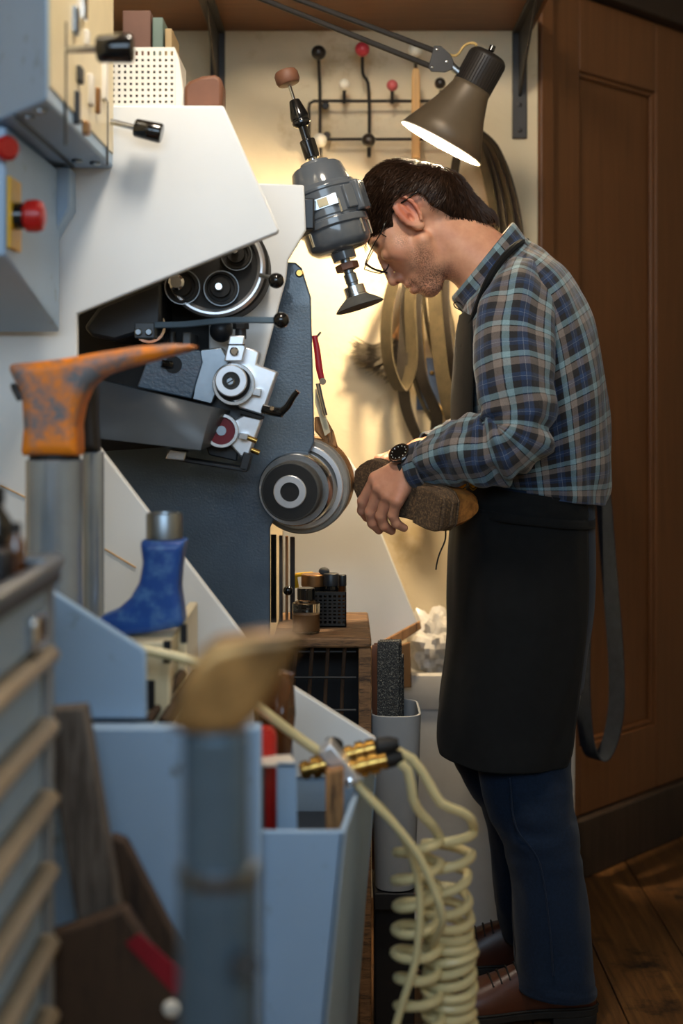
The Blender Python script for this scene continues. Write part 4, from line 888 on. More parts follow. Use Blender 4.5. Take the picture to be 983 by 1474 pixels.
# ------------------------------------------------------------------ white rubbish bin with plastic liner
X0, X1 = P(575, 0, 3.0).x, P(830, 0, 3.0).x; zr = P(0, 975, 3.0).z
wbn = bin_('rubbish_bin', 'large white rubbish bin with plastic liner behind the apron', X0, X1, 2.995, 3.17, 0, zr, .004, 'bin_white', rad=.02)
m = MB(); rings = []
for z, o_ in ((zr - .065, -.004), (zr - .03, -.009), (zr + .006, -.007), (zr + .010, .004), (zr - .02, .010)):
    ring = rbox_ring(X0 + o_, X1 - o_, 2.995 + o_, 3.17 - o_, z, .022, 12)
    rings.append([p + V((mnoise.noise(p * 40) * .003, mnoise.noise(p * 37 + V((3, 1, 2))) * .003, mnoise.noise(p * 25) * .005)) for p in ring])
m.loft(rings, cap=False).build('liner', 'bag_plastic', wbn)
bgm = MB(); cb_ = P(630, 935, 3.08); vs = []
for i in range(25):
    t0 = math.pi * i / 24; ring = []
    for j in range(40):
        q = 2 * math.pi * j / 40; dv = V((math.sin(t0) * math.cos(q), math.sin(t0) * math.sin(q), -math.cos(t0)))
        w1 = abs(mnoise.noise(dv * 1.7)) * .9 + abs(mnoise.noise(dv * 3.4 + V((5, 0, 1)))) * .35
        hgt = 1.3 if dv.z > 0 else 1.0
        ring.append(cb_ + V((dv.x * .062, dv.y * .055, dv.z * .062 * hgt)) * (.72 + w1 * .75))
    vs.append(ring)
bgm.loft(vs).build('plastic_bag', 'bag_plastic', angle=25, label='crumpled translucent plastic bag on top of the white bin', cat='bag')
MB().px([(500, 985), (508, 946), (590, 901), (604, 894), (606, 905), (560, 935), (540, 985)], 2.97, .012).build('wooden_board', 'wood_raw', label='pale board standing behind the folded sanding belts', cat='board', bevel=.002)
MB().px([(534, 990), (538, 940), (545, 932), (560, 934), (590, 924), (592, 990)], 2.95, .012).build('cardboard_box', 'cardboard', label='orange brown cardboard piece between folded belts and plastic bag', cat='cardboard', bevel=.002)
# ------------------------------------------------------------------ the cobbler
DM = 2.65; pm1 = S(1, DM)
pn = thing('person', 'person in blue plaid shirt and black apron bending over a shoe at the grinding wheel', 'person', V((P(770, 0, DM).x, DM, 0)))
q3 = lambda x, y, dz=0: P(x, y, DM) + V((0, dz * pm1, 0))
def cap(a, b, ra, rb, k=6, op='u'): return capsule(q3(*a), q3(*b), ra * pm1, rb * pm1, k * pm1, op)
def ell(c, r, k=6, op='u', rot=None): return ellip(q3(*c), [x * pm1 for x in r], rot, k * pm1, op)
def rotp(dx, dy):   # local x along image direction (dx,dy), local y = depth
    e1 = V((dx, 0, -dy)).normalized(); e2 = V((0, 1, 0)); e3 = e1.cross(e2); return Matrix((e1, e2, e3)).transposed()
head = [ell((577, 291, 0), (50, 55, 50)), ell((618, 292, 0), (46, 53, 43), 14),
        ell((584, 358, 0), (58, 46, 35), 10, rot=rotp(.72, .69)), ell((560, 335, 0), (30, 46, 34), 12),
        ell((622, 372, 0), (34, 40, 34), 12),
        cap((618, 412, -9), (618, 412, 9), 16, 16, 8), ell((602, 396, 0), (23, 27, 24), 9)]
for s in (-1, 1):
    head += [cap((606, 350, 42 * s), (622, 404, 15 * s), 12, 13, 12), ell((572, 364, 36 * s), (15, 11, 15), 10),
             ell((546, 372, 25 * s), (8, 12, 8), 8, 's'), ell((556, 369, 25 * s), (9, 11, 8.5), 4)]
head += [cap((541, 350, -24), (541, 350, 24), 8, 8, 8), cap((548, 371, 0), (563, 401, 0), 5, 6.5, 5), ell((566, 405, 0), (7.5, 8.5, 7), 4),
         ell((574, 401, 8), (7, 5, 5.5), 4), ell((574, 401, -8), (7, 5, 5.5), 4),
         cap((587, 409, -10), (587, 409, 10), 5.5, 5.5, 5), cap((595, 417, -9), (595, 417, 9), 6, 6, 5),
         ell((579, 399, 0), (12, 10, 8), 5), cap((588, 415, -17), (588, 415, 17), 1.5, 1.5, 2, 's'), ell((571, 406, 4), (3, 2.5, 2.2), 2, 's'), ell((571, 406, -4), (3, 2.5, 2.2), 2, 's')]
head += [cap((634, 335, 0), (714, 398, 0), 44, 47, 10), cap((672, 336, 0), (726, 384, 0), 28, 34, 12)]
er = rotp(.66, .75)
for s in (-1, 1):
    e2 = Matrix.Rotation(R(14 * s), 3, V((.66, 0, -.75))) @ er
    head += [ell((583, 311, 54 * s), (27, 5, 15), 3, rot=e2), ell((584, 309, 60 * s), (19, 6, 9.5), 3, 's', e2), ell((599, 331, 53 * s), (9, 5, 7), 4),
             cap((576, 305, 55 * s), (594, 322, 54 * s), 2.6, 2.6, 3), ell((588, 320, 58 * s), (6, 5, 4), 2, 's', e2)]
for s in (-1, 1):     # folded rim of each ear
    prev = None
    for a in range(-150, 151, 25):
        u_, w_ = math.cos(R(a)) * -25, math.sin(R(a)) * 13.5
        pt = (583 + u_ * .66 - w_ * .75 * -1, 311 + u_ * .75 + w_ * .66 * -1, (57.5 + 2.5 * math.sin(R(a))) * s)
        if prev: head.append(cap(prev, pt, 2.7, 2.7, 2))
        prev = pt
C3 = lambda a, b, ra, rb, k=.012: capsule(a, b, ra, rb, k)
body = list(head)
body += [C3(q3(728, 415), q3(775, 610), .085, .10), C3(q3(775, 610), q3(760, 830), .10, .105)]
for x0, D0, x1, x2, D1 in ((745, 2.57, 775, 802, 2.57), (735, 2.74, 752, 775, 2.76)):
    body += [C3(P(x0, 850, D0), P(x1, 1160, D1), .066, .044), C3(P(x1, 1160, D1), P(x2, 1385, D1), .044, .034)]
body += [C3(q3(735, 420), P(744, 440, 2.50), .06, .048), C3(P(744, 440, 2.50), P(744, 622, 2.412), .042, .030), C3(P(744, 622, 2.412), P(592, 672, 2.50), .030, .0285)]
body += [C3(q3(735, 420), P(744, 440, 2.80), .06, .048), C3(P(744, 440, 2.80), P(735, 615, 2.88), .045, .038), C3(P(735, 615, 2.88), P(606, 652, 2.70), .038, .027)]
def finger(pts, rad, k=.004): return [C3(P(*pts[i]), P(*pts[i + 1]), rad[i] * .001, rad[i + 1] * .001, k) for i in range(len(pts) - 1)]
# near hand: back of hand, four fingers across the sole, thumb behind the shoe
Wr = (592, 671, 2.50)
for mcp, r in (((541, 689, 2.512), 13.5), ((547, 702, 2.502), 14.5), ((558, 713, 2.492), 14), ((571, 721, 2.480), 12.5)):
    body += [C3(P(*Wr), P(*mcp), .024, r * .001, .010)]
body += finger([(541, 689, 2.512), (522, 721, 2.535), (521, 735, 2.545), (527, 745, 2.56)], (12, 10, 9, 7.8))
body += finger([(547, 702, 2.502), (533, 737, 2.523), (536, 753, 2.53), (545, 763, 2.54)], (12, 10.4, 9.4, 8))
body += finger([(558, 713, 2.492), (548, 743, 2.507), (552, 757, 2.513), (563, 764, 2.524)], (11.6, 10, 9, 7.8))
body += finger([(571, 721, 2.480), (565, 742, 2.489), (570, 754, 2.493), (581, 760, 2.502)], (10.5, 9, 8.2, 7.2))
body += finger([(588, 662, 2.53), (572, 660, 2.565), (556, 668, 2.60), (542, 680, 2.625)], (13, 12, 10, 8.5))
# far hand behind the toe cap
W2 = (604, 652, 2.69)
for mcp in ((566, 656, 2.645), (562, 664, 2.655), (560, 674, 2.665), (560, 684, 2.67)):
    body += [C3(P(*W2), P(*mcp), .022, .0125, .010)]
for i, (a, b) in enumerate((((566, 656, 2.645), (545, 662, 2.625)), ((562, 664, 2.655), (536, 676, 2.63)), ((560, 674, 2.665), (534, 694, 2.64)), ((560, 684, 2.67), (537, 710, 2.65)))):
    c = (b[0] - 8, b[1] + 14, b[2] + .002); body += finger([a, b, c], (11, 9.5, 8))
body += finger([(596, 655, 2.665), (578, 653, 2.635), (562, 657, 2.61), (550, 663, 2.595)], (13, 12, 10, 8.5))
def axis_(segs):
    out = [segs[0][0]]
    for a, b, s in segs:
        n = max(1, int(round((b - a) / s))); out += list(np.linspace(a, b, n + 1)[1:])
    return np.array(out)
zz = lambda py: H + (HY - py) / F * DM
gx = axis_([(-.01, .33, .0021), (.33, .56, .008)]); gy = axis_([(2.33, 2.455, .006), (2.455, 2.735, .0022), (2.735, 2.95, .007)])
gz = axis_([(-.02, .86, .010), (.86, 1.045, .0021), (1.045, 1.285, .008), (1.285, 1.60, .0021)])
vs, fs_ = grid_mesh(body, (0, 0, 0), (1, 1, 1), (gx, gy, gz))
b_ = MB(); b_.v = vs.tolist(); b_.f = fs_.tolist()
t = NT('skin'); at = t.node('ShaderNodeAttribute'); at.attribute_name = 'tint'
n1 = t.noise(30, 5, .6); base = t.ramp(n1, [(.3, srgb('#c2896c')), (.7, srgb('#d8a283'))])
sep = t.node('ShaderNodeSeparateColor'); t.link(at.outputs['Color'], sep.inputs[0])
base = t.mix(t.math('MULTIPLY', sep.outputs[0], .6), base, srgb('#b4513a'))
st_n = t.ramp(t.noise(420, 2, .5), [(.40, (0, 0, 0, 1)), (.62, (1, 1, 1, 1))])
base = t.mix(t.math('MULTIPLY', sep.outputs[1], st_n), base, srgb('#33241b'))
base = t.mix(t.math('MULTIPLY', sep.outputs[2], .85), base, srgb('#241812'))
t.color(base); t.b.inputs['Roughness'].default_value = .48; t.b.inputs['Subsurface Weight'].default_value = .18
t.b.inputs['Subsurface Radius'].default_value = (.010, .004, .002); t.b.inputs['Subsurface Scale'].default_value = 1
t.bump(t.noise(260, 3, .5), .12, .0008); M['skin'] = t.m
bo = b_.build('body', 'skin', pn, angle=85)
wv = vs; ppx = CX + wv[:, 0] * F / DM; ppy = HY - (wv[:, 2] - H) * F / DM; pdz = (wv[:, 1] - DM) / pm1
def blob(x, y, r, dz=None, rz=1e9): return np.clip(1 - np.hypot(ppx - x, ppy - y) / r, 0, 1)
st_m = np.clip(1.5 * blob(620, 416, 34) + .9 * blob(590, 408, 9) + .8 * blob(604, 376, 26) + .5 * blob(575, 352, 16) + .5 * blob(640, 400, 26), 0, .8)
red = np.clip(1.6 * blob(583, 308, 30) * (np.abs(pdz) > 50) + .5 * blob(574, 402, 16) + .35 * blob(570, 378, 26) + .5 * blob(588, 414, 9), 0, 1)
hand = (wv[:, 2] < 1.05) & (wv[:, 2] > .86) & (wv[:, 0] < .16); red = np.where(hand, .22, red)
hd = ppy < 450; st_m = st_m * hd; red = np.where(hand, red, red * hd)
brow = np.clip(2.2 * np.maximum(blob(538, 356, 8), blob(536, 362, 5)) * (np.abs(np.abs(pdz) - 27) < 17), 0, 1) + np.clip(2.5 * blob(545, 374, 3.2) * (np.abs(np.abs(pdz) - 27) < 12), 0, 1)
col = np.stack([red, st_m, np.clip(brow, 0, 1) * hd, np.ones_like(red)], 1).astype(np.float32)
ca = bo.data.color_attributes.new('tint', 'FLOAT_COLOR', 'POINT')
if len(ca.data) == len(col): ca.data.foreach_set('color', col.ravel())
# hair: short cap plus combed strands
mat('hair', '#2b1a0f', .5, var=.35, scale=60, spec=.3)
hpoly = [(490, 380), (490, 200), (740, 200), (740, 322), (716, 322), (690, 324), (664, 327), (650, 321), (636, 312), (616, 303), (606, 290), (594, 284), (574, 288), (563, 296), (562, 318), (568, 346), (562, 353), (553, 343), (544, 336), (532, 350), (520, 362)]
hp2 = [(P(x, y, DM).x, P(x, y, DM).z) for x, y in hpoly]
def hfn(X, Y, Z): return poly2d(hp2, X, Z) + 0 * Y
skull = [ell((575, 289, 0), (58, 61, 57)), ell((618, 288, 0), (52, 59, 50), 16), ell((560, 318, 0), (39, 49.5, 41), 10), cap((640, 298, 0), (692, 322, 0), 43, 22, 14)]
lo = np.array(q3(495, 440, -75)); hi = np.array(q3(745, 205, 75))
hv, hf = grid_mesh(skull + [('i', hfn, lo, hi, .004)], lo, hi, (.0026,) * 3)
hm = MB(); hm.v = hv.tolist(); hm.f = hf.tolist()
def head_d(p):
    f = np.full(len(p), .05)
    for op, fn, a, b, k in skull:
        d = fn(p[:, 0], p[:, 1], p[:, 2]); h = np.clip(.5 + .5 * (f - d) / k, 0, 1); f = f * (1 - h) + d * h - k * h * (1 - h)
    return f
rng = np.random.RandomState(5)
crown = np.array(q3(632, 246, -6))
sel = np.abs(head_d(hv)) < .004; cand = hv[sel]; idx = rng.choice(len(cand), 5200); p = cand[idx] + rng.randn(len(idx), 3) * .001
path = [p.copy()]; eps = 5e-4; npt = 7; stepl = .0065
fwd = np.array([-.55, 0, -.83]); drop = np.array([.35, 0, -.94])
jit = rng.randn(len(p), 3) * .22
for k in range(npt - 1):
    gr = np.stack([head_d(p + np.eye(3)[a] * eps) - head_d(p - np.eye(3)[a] * eps) for a in range(3)], 1) / (2 * eps)
    gr /= np.linalg.norm(gr, axis=1)[:, None] + 1e-9
    fl_ = p - crown; fl_ /= np.linalg.norm(fl_, axis=1)[:, None] + 1e-9
    back = np.clip((p[:, 0] - crown[0]) / .03 + .3, 0, 1)[:, None]
    fl_ = fl_ * .6 + (fwd * (1 - back) + drop * back) * .7 + jit
    fl_ -= gr * (fl_ * gr).sum(1)[:, None]; fl_ /= np.linalg.norm(fl_, axis=1)[:, None] + 1e-9
    p = p + fl_ * stepl; d = head_d(p)[:, None]; p = p - gr * (d - .0008 - .0009 * k * rng.rand(len(p))[:, None] * 1.4)
    path.append(p.copy())
path = np.array(path)     # npt, n, 3
keep = hfn(path[-2][:, 0], 0, path[-2][:, 2]) < .004
path = path[:, keep]
for i in range(path.shape[1]):
    hm.tube(path[:, i], [.00075, .0008, .0003], 3, cap=False)
for k in range(26):   # loose fringe strands in front of the forehead
    x0 = 524 + rng.rand() * 10; dz = rng.uniform(-35, 35); L = rng.uniform(20, 34)
    hm.tube([q3(x0, 326, dz), q3(x0 - 6, 342, dz), q3(x0 - 6 + rng.rand() * 6, 330 + L, dz + rng.randn() * 3)], [.0008, .0007, .0003], 3, samples=7, cap=False)
hm.build('hair', 'hair', pn, angle=80)
# glasses
gl = MB()
near = [(546, 342, -52), (535, 360, -50), (525, 382, -38), (528, 386, -30), (545, 392, -12), (556, 388, -10), (562, 366, -12), (560, 350, -34), (546, 342, -52)]
rimm = gl.tube([q3(*p_) for p_ in near], .0011, 8, samples=48).build('glasses', 'gloss_black', pn)
MB().tube([q3(x, y, -z) for x, y, z in near], .0011, 8, samples=48).build('rim', 'gloss_black', rimm)
MB().tube([q3(525, 383, -38), q3(536, 389, -24), q3(556, 394, -10)], .0022, 8, samples=10).build('lower_rim', 'gloss_black', rimm)
for s in (-1, 1):
    MB().tube([q3(546, 342, 52 * s), q3(555, 323, 50 * s), q3(570, 304, 52 * s), q3(580, 297, 60 * s), q3(596, 286, 63 * s), q3(601, 288, 60 * s)], .0018, 8, samples=20).build('temple', 'gloss_black', rimm)
MB().tube([q3(552, 388, -10), q3(550, 392, 0), q3(552, 388, 10)], .0011, 8, samples=8).build('bridge', 'gloss_black', rimm)
# ---- plaid cloth
def plaid(name, period=.066):
    t = NT(name); uv = t.node('ShaderNodeUVMap'); sp = t.node('ShaderNodeSeparateXYZ'); t.link(uv.outputs[0], sp.inputs[0])
    wob = t.math('MULTIPLY', t.math('SUBTRACT', t.noise(160, 2), .5), .02)
    st = [(0, srgb('#7896a2')), (.16, srgb('#0c0d10')), (.19, srgb('#7d736e')), (.38, srgb('#222226')), (.60, srgb('#293f63')), (.70, srgb('#8f97a4')), (.71, srgb('#233759')), (.82, srgb('#242428'))]
    cols = []
    for ch, ph in ((0, 0.), (1, .35)):
        f = t.math('FRACT', t.math('ADD', t.math('ADD', t.math('DIVIDE', sp.outputs[ch], period), ph), wob)); cols.append(t.ramp(f, st, 'CONSTANT'))
    c = t.mix(.5, cols[0], cols[1])
    fz = t.ramp(t.noise(700, 3, .7), [(.3, (.72, .72, .72, 1)), (.7, (1.22, 1.2, 1.18, 1))]); c = t.mix(1., c, fz, 'MULTIPLY')
    t.color(c); t.b.inputs['Roughness'].default_value = .9; t.b.inputs['Sheen Weight'].default_value = .25; t.b.inputs['Specular IOR Level'].default_value = .2
    hgt = t.math('ADD', t.math('MULTIPLY', t.noise(900, 2), .05), t.noise(16, 3, .45, stretch=(1.6, 1, .7))); t.bump(hgt, .55, .012); M[name] = t.m
plaid('plaid')
mat('apron_cloth', '#0f1113', .9, var=.18, scale=60, bump=.15, bscale=900, sheen=.03, spec=.25)
mat('denim', '#112136', .85, var=.25, scale=220, bump=.25, bscale=800, sheen=.1, spec=.2)
mat('shoe_leather', '#4a2415', .36, var=.2, scale=14, bump=.12, bscale=120)
mat('tan_leather', '#b4793e', .34, var=.2, scale=16, bump=.08, bscale=160, dirt=('#6d4220', .18, 18))
mat('sole_rubber', '#1d1a17', .7, var=.3, scale=60)
def nz(x, y, s=0): return mnoise.noise(V((x, y, 7.3 + s)))
def rings_from(st, nr, n, e=2.3, a0=0, a1=360, wr=None):
    """st rows: front px,py, back px,py, half width (m), depth D of the mid plane"""
    a = catmull(st, nr); out = []; th = np.linspace(R(a0), R(a1), n)
    for i, (fx, fy_, bx, by, w_, D) in enumerate(a):
        f = P(fx, fy_, D); b = P(bx, by, D); c = (f + b) / 2; ax_ = f - c; ring = []
        for q in th:
            cq, sq = math.cos(q), math.sin(q); u = math.copysign(abs(cq) ** (2 / e), cq); v = math.copysign(abs(sq) ** (2 / e), sq)
            p_ = c + ax_ * u + V((0, -w_ * v, 0))
            if wr: p_ = p_ + (p_ - c).normalized() * wr(i / (nr - 1), q)
            ring.append(p_)
        out.append(ring)
    return out
def cloth(name, rings, m, parent, thick=.003, closed=False, off=0, **kw):
    mb = MB(); mb.loft(rings, cap=False, closed=closed); uv = []; n = len(rings[0]); mid = n // 2; vacc = 0
    per = np.mean([sum((r[j + 1] - r[j]).length for j in range(n - 1)) for r in rings])
    for i, r in enumerate(rings):
        if i: vacc += max((r[j] - rings[i - 1][j]).length for j in (mid, n // 4, 3 * n // 4))
        for j in range(n): uv.append((per * j / (n - 1), vacc))
    mb.uv = uv; o = mb.build(name, m, parent, angle=85, **kw)
    if thick: s_ = o.modifiers.new('solid', 'SOLIDIFY'); s_.thickness = thick; s_.offset = off
    return o
def sweep(st, nr, n, wr=None, tw=0):
    """tube cloth along (px,py,D,r px) stations"""
    a = catmull(st, nr); pts = np.array([list(P(x, y, D)) for x, y, D, r in a]); tg = np.gradient(pts, axis=0); tg /= np.linalg.norm(tg, axis=1)[:, None]
    nrm = np.array([0, -1., 0]); out = []
    for i in range(nr):
        nrm = nrm - tg[i] * nrm.dot(tg[i]); nrm /= np.linalg.norm(nrm); b = np.cross(tg[i], nrm); rr = S(a[i][3], a[i][2]); ring = []
        for q in np.linspace(0, 2 * math.pi, n):
            q2 = q % (2 * math.pi) if q < 2 * math.pi - 1e-6 else 0.
            r_ = rr + (wr(i / (nr - 1), q2) if wr else 0); ring.append(V(pts[i] + r_ * (math.cos(q2 + math.pi) * nrm + math.sin(q2 + math.pi) * b)))
        out.append(ring)
    return out
def torso_wr(t_, q):
    x, y = math.cos(q) * 1.3, math.sin(q) * 1.3
    return .010 * mnoise.noise(V((x * 1.5, y * 1.5, t_ * 3))) + .012 * abs(mnoise.noise(V((x * 1.8 + t_ * 3, y * 1.8 - t_ * 2, t_ * 2.2 + 5)))) * (.3 + t_) + .006 * mnoise.noise(V((x * 3 + t_ * 4, y * 3, t_ * 6))) * (.4 + t_)
TS = [(676, 418, 742, 336, .062, DM), (668, 440, 758, 352, .105, DM), (668, 466, 780, 368, .155, DM), (668, 505, 808, 396, .192, DM), (668, 550, 836, 444, .202, DM), (671, 605, 854, 508, .20, DM), (679, 655, 864, 580, .192, DM), (688, 685, 867, 648, .185, DM), (694, 696, 866, 695, .182, DM), (700, 700, 862, 722, .180, DM)]
sh_rings = rings_from(TS, 60, 97, 2.25, 0, 360, torso_wr)
shirt = cloth('shirt', sh_rings, 'plaid', pn)
def sl_wr(t_, q):
    x, y = math.cos(q), math.sin(q); fold = math.exp(-((t_ - .58) / .16) ** 2)
    return .010 * mnoise.noise(V((x * 1.6 + 2 * t_, y * 1.6, t_ * 7))) + .022 * fold * mnoise.noise(V((x * 1.2 + 3, y * 1.2, t_ * 26))) + .006 * (1 if t_ > .6 else .5) * mnoise.noise(V((x * 2 + 9, y * 2, t_ * 18)))
cloth('sleeve', sweep([(754, 396, 2.60, 24), (752, 414, 2.545, 40), (745, 448, 2.49, 54), (738, 500, 2.455, 56), (742, 560, 2.425, 53), (748, 605, 2.41, 50), (742, 634, 2.405, 49), (714, 646, 2.415, 48), (680, 650, 2.435, 46), (648, 656, 2.46, 43), (620, 666, 2.485, 36), (604, 672, 2.497, 32)], 110, 73, sl_wr), 'plaid', shirt)
cloth('cuff', sweep([(614, 669, 2.488, 34), (604, 672, 2.495, 34), (594, 676, 2.502, 31)], 10, 49, lambda t_, q: .002 * math.sin(3 * q)), 'plaid', shirt)
cloth('sleeve', sweep([(748, 385, 2.70, 26), (746, 420, 2.78, 50), (742, 500, 2.83, 52), (736, 570, 2.87, 48), (724, 612, 2.88, 46), (690, 632, 2.83, 42), (650, 644, 2.76, 36), (618, 650, 2.71, 28)], 60, 49, sl_wr), 'plaid', shirt)
col_r = rings_from([(668, 452, 760, 352, .094, DM), (658, 440, 750, 338, .080, DM), (651, 430, 740, 324, .066, DM), (655, 426, 736, 323, .060, DM), (668, 436, 738, 338, .056, DM)], 16, 65, 2.1, 8, 352)
cloth('collar', col_r, 'plaid', shirt)
# apron
bib = rings_from([(664, 452, 780, 372, .120, DM), (659, 480, 800, 390, .166, DM), (655, 530, 830, 440, .206, DM), (652, 600, 852, 508, .206, DM), (655, 655, 862, 590, .198, DM), (658, 700, 862, 660, .190, DM)], 40, 41, 2.2, -38, 38, lambda t_, q: .003 + .002 * mnoise.noise(V((q * 2, t_ * 5, 1))))
ap_ = cloth('apron', bib, 'apron_cloth', pn, .002)
def skirt_wr(t_, q): return .014 * t_ * mnoise.noise(V((q * 1.8, t_ * 1.2, 4))) + .004 * mnoise.noise(V((q * 3.5, t_ * 3.5, 9))) + .004 * math.exp(-((t_ - .1) / .08) ** 2) * mnoise.noise(V((q * 3, t_ * 40, 2)))
sk = rings_from([(662, 690, 846, 716, .186, DM), (653, 725, 846, 745, .188, DM), (648, 780, 846, 790, .190, DM), (646, 850, 846, 850, .190, DM), (645, 910, 842, 910, .188, DM), (638, 970, 834, 970, .190, DM), (632, 1022, 826, 1022, .192, DM), (632, 1056, 820, 1056, .194, DM), (634, 1074, 812, 1074, .194, DM)], 70, 81, 2.5, -140, 140, skirt_wr)
cloth('skirt', sk, 'apron_cloth', ap_, .002)
tie = rings_from([(655, 722, 848, 742, .193, DM), (655, 734, 848, 754, .194, DM)], 4, 65, 2.5, 0, 360, lambda t_, q: .002 + .003 * mnoise.noise(V((math.cos(q) * 2, math.sin(q) * 2, 3))))
cloth('waist_tie', tie, 'apron_cloth', ap_, .002)
def on_shirt(i, deg, off):
    r = sh_rings[i]; p_ = r[int(round(deg / 360 * 96)) % 96]; c = sum(r[:-1], V((0, 0, 0))) / 96; return p_ + (p_ - c).normalized() * off
for sg in (1, -1):
    MB().tube([P(x, y, DM + (d_ - DM) * sg) for x, y, d_ in ((757, 347, 2.65), (744, 352, 2.572), (724, 371, 2.530), (704, 400, 2.506), (689, 435, 2.530), (677, 470, 2.562), (667, 500, 2.580))], .0065, 8, samples=40).build('neck_strap', 'apron_cloth', ap_)
cloth('pocket', [[on_shirt(i_, d_, .005) for d_ in range(44, 72, 4)] for i_ in range(24, 32)], 'plaid', shirt, .002)
MB().tube([q3(668, 446, -24), q3(658, 437, -24), q3(651, 438, -24), q3(653, 444, -24), q3(664, 450, -24)], .001, 6, samples=20).build('cord_loop', 'gloss_black', ap_)
# yellow emblem patch on the apron
em = P(664, 701, 2.50)
Mr = Matrix.Rotation(R(-32), 3, 'Z')
for dx_, dz_, w_, h_, mt in ((0, .006, .019, .012, 'yellow'), (.020, .006, .014, .010, 'yellow')):
    c0 = P(663, 699, 2.532) + V((dx_, -dx_ * .62, dz_))
    MB().prism([c0 + Mr @ V(p_) for p_ in ((-w_ / 2, 0, h_ / 2), (w_ / 2, 0, h_ / 2), (w_ / 2, 0, -h_ / 2), (0, 0, -h_), (-w_ / 2, 0, -h_ / 2))], Mr @ V((0, .002, 0))).build('emblem', mt, ap_)
    MB().prism([c0 + Mr @ V(p_) for p_ in ((-w_ / 2, 0, -h_ * .75), (0, 0, -h_ * 1.25), (w_ / 2, 0, -h_ * .75), (w_ / 2, 0, -h_ * .95), (0, 0, -h_ * 1.45), (-w_ / 2, 0, -h_ * .95))], Mr @ V((0, .002, 0))).build('emblem_chevron', mt, ap_)
# jeans
def je_wr(t_, q): return .004 * mnoise.noise(V((math.cos(q) * 2, math.sin(q) * 2, t_ * 9))) + .005 * math.exp(-((t_ - .45) / .14) ** 2) * mnoise.noise(V((math.cos(q), math.sin(q), t_ * 22))) + .004 * math.exp(-((t_ - .95) / .08) ** 2) * mnoise.noise(V((math.cos(q), math.sin(q), t_ * 30)))
jn = cloth('jeans', rings_from([(672, 690, 850, 712, .170, DM), (664, 740, 850, 750, .172, DM), (660, 820, 851, 820, .174, DM), (660, 880, 848, 880, .172, DM), (664, 930, 840, 930, .168, DM), (668, 975, 834, 985, .160, DM)], 30, 65, 2.4), 'denim', pn)
cloth('trouser_leg', rings_from([(690, 900, 838, 900, .082, 2.565), (686, 1000, 830, 1000, .086, 2.565), (688, 1090, 818, 1080, .086, 2.565), (700, 1165, 824, 1150, .084, 2.565), (720, 1205, 831, 1210, .082, 2.565), (735, 1262, 838, 1262, .080, 2.565), (739, 1330, 846, 1330, .080, 2.565), (741, 1385, 851, 1390, .081, 2.565), (742, 1414, 855, 1424, .082, 2.565)], 70, 65, 2.3, 0, 360, je_wr), 'denim', jn)
cloth('trouser_leg', rings_from([(655, 900, 800, 900, .080, 2.735), (650, 1000, 785, 1000, .082, 2.735), (650, 1080, 770, 1080, .080, 2.74), (672, 1132, 780, 1130, .078, 2.745), (698, 1175, 792, 1175, .075, 2.75), (709, 1250, 800, 1250, .072, 2.755), (713, 1300, 806, 1310, .072, 2.755), (724, 1346, 812, 1352, .073, 2.755)], 60, 65, 2.3, 0, 360, je_wr), 'denim', jn)
MB().tube([P(733, 1120, 2.475), P(742, 1190, 2.48), P(775, 1240, 2.482), P(790, 1330, 2.481), P(796, 1405, 2.481)], .0016, 6, samples=30).build('side_seam', 'denim', jn)
MB().box(P(850, 803, 2.555), (.008, .004, .016), Matrix.Rotation(R(-50), 3, 'Z')).build('pocket_tag', 'white_plastic', jn)
# ---- shoes
SS = [0, .05, .15, .32, .48, .60, .72, .84, .94, 1.0]; SW = [.025, .033, .035, .031, .033, .040, .046, .045, .036, .014]; SHT = [.052, .078, .088, .086, .078, .064, .052, .046, .038, .022]
def shoe_local(L, tall=1., open_top=False):
    s = np.linspace(0, 1, 36); w_ = np.interp(s, SS, SW); h = np.interp(s, SS, SHT) * tall
    w_ = np.convolve(np.pad(w_, 2, 'edge'), np.ones(5) / 5, 'valid'); h = np.convolve(np.pad(h, 2, 'edge'), np.ones(5) / 5, 'valid'); w_[0] = .021; w_[-1] = .012
    rings = []
    for i in range(36):
        ring = []
        for q in np.linspace(0, 2 * math.pi, 32, endpoint=False):
            c, s_ = math.cos(q), math.sin(q); y = math.copysign(abs(c) ** .75, c) * w_[i] * (1 - .22 * max(0, s_) ** 2); z = h[i] * max(0, s_) ** .85 if s_ > 0 else 0
            ring.append(V((s[i] * L, y, z)))
        rings.append(ring)
    return rings, s, w_
def outline(L, grow, s0=0., s1=1., n=30):
    s = np.linspace(s0, s1, n); w_ = np.interp(s, SS, SW) + grow; w_ = np.convolve(np.pad(w_, 2, 'edge'), np.ones(5) / 5, 'valid')
    if s0 == 0: w_[0] = .020; s = s.copy(); s[0] -= grow / L
    if s1 == 1: w_[-1] = .016; s[-1] += grow / L
    return [(a * L, b) for a, b in zip(s, w_)] + [(a * L, -b) for a, b in zip(s[::-1], w_[::-1])]
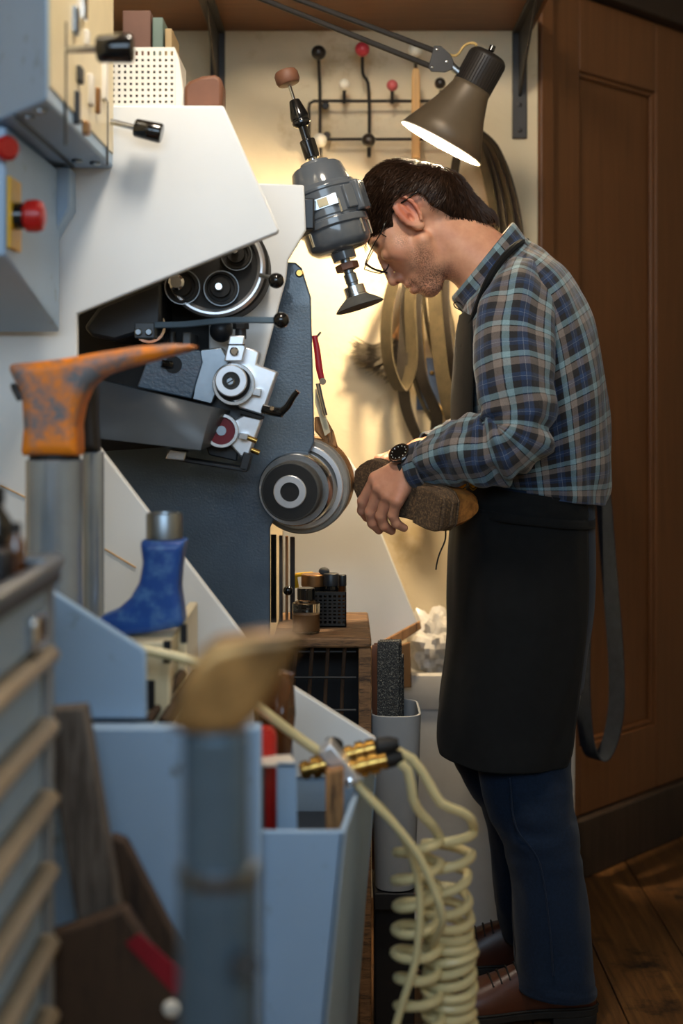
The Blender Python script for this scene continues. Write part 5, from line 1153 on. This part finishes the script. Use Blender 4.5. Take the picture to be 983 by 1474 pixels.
def put_shoe(parent, name, o, ld, ud, L, m_up, m_sole, m_heel, tall=1.0, is_part=True, laces=True):
    ld = V(ld).normalized(); ud = (V(ud) - ld * V(ud).dot(ld)).normalized(); wd_ = ud.cross(ld); o = V(o)
    T = lambda p_: o + ld * p_[0] + wd_ * p_[1] + ud * p_[2]
    rings, s, w_ = shoe_local(L, tall)
    up = MB().loft([[T(p_) for p_ in r] for r in rings]).build(name, m_up, parent)
    base = up if is_part else parent
    MB().prism([T((a, b, -.012)) for a, b in outline(L, .004)], ud * .013).build('sole', m_sole, base, bevel=.002)
    MB().prism([T((a, b, -.030)) for a, b in outline(L, .001, 0, .29)], ud * .0185).build('heel', m_heel, base, bevel=.002)
    welt = [T((a, b, .004)) for a, b in outline(L, .003)]; welt.append(welt[0])
    MB().tube(welt, .0022, 6).build('welt', m_heel, base)
    if laces:
        for k in range(4):
            sx = .50 + .055 * k; hh = np.interp(sx, SS, SHT) * tall; ww = np.interp(sx, SS, SW) * .62
            MB().tube([T((sx * L, -ww, hh * .80)), T((sx * L + .004, 0, hh + .003)), T((sx * L, ww, hh * .80))], .0018, 6, samples=9).build('lace', 'sole_rubber', base)
    MB().tube([T((.47 * L, -.030, .012)), T((.47 * L, -.026, .05 * tall)), T((.46 * L, -.010, .076 * tall))], .0012, 6, samples=9).build('seam', m_heel, base)
    return T, base
hl1 = V((P(853, 0, 2.575).x, 2.575, .030)); hl2 = V((P(815, 0, 2.755).x, 2.755, .030))
put_shoe(pn, 'shoe', hl1, (-1, -.12, 0), (0, 0, 1), .285, 'shoe_leather', 'sole_rubber', 'sole_rubber', 1.0)
put_shoe(pn, 'shoe', hl2, (-1, .05, 0), (0, 0, 1), .285, 'shoe_leather', 'sole_rubber', 'sole_rubber', 1.0)
# ---- watch on the near wrist
wa = thing('wristwatch', None, None, P(600, 676, 2.50)); wa.parent = pn; wa.location = ORG[wa.name] - ORG[pn.name]
wc = P(588, 673, 2.505); wdv = (P(572, 682, 2.508) - P(604, 669, 2.497)).normalized()
MB().ring(wc - wdv * .011, wc + wdv * .011, .0335, .0305, 40).build('band', 'rubber', wa, bevel=.001)
x_, y_, z_ = frame_of(wdv); up_ = V((-.25, -.62, .74)); up_ = (up_ - wdv * up_.dot(wdv)).normalized()
cw = wc + up_ * .034
wcase = MB().lathe([(-.005, .018), (0, .021), (.005, .021), (.007, .019), (.007, .001)], cw, up_, 36).build('case', 'gloss_black', wa)
MB().ring(cw + up_ * .0065, cw + up_ * .0085, .0195, .0165, 36).build('bezel', 'chrome', wcase)
xx, yy, zz_ = frame_of(up_)
for k in range(12):
    a = R(30 * k); MB().box(cw + up_ * .0078 + (xx * math.cos(a) + yy * math.sin(a)) * .014, (.0016, .0016, .0012)).build('hour_mark', 'white_plastic', wcase)
# ---- the shoe being ground
T0 = P(504, 692, 2.560); H0 = P(641, 741, 2.402); Ld = T0 - H0
hs_ = thing('leather_shoe', 'tan leather shoe held sole outward against the grinding wheel', 'shoe', P(590, 760, 2.5))
Tf, _b = put_shoe(hs_, 'upper', H0 + V((.55, .8, .05)).normalized() * .030, Ld, (.55, .80, .10), Ld.length, 'tan_leather', 'sole_cork', 'sole_cork', 1.05, is_part=False, laces=False)
MB().prism([Tf((a, b, -.0335)) for a, b in outline(Ld.length, -.002, .02, .27)], (Tf((0, 0, 1)) - Tf((0, 0, 0))) * .0035).build('top_lift', 'sole_cork', hs_)
MB().tube([P(641, 762, 2.50), P(640, 778, 2.49), P(632, 797, 2.48), P(628, 812, 2.48), P(627, 820, 2.48)], .0014, 6, samples=16).build('lace', 'sole_rubber', hs_)
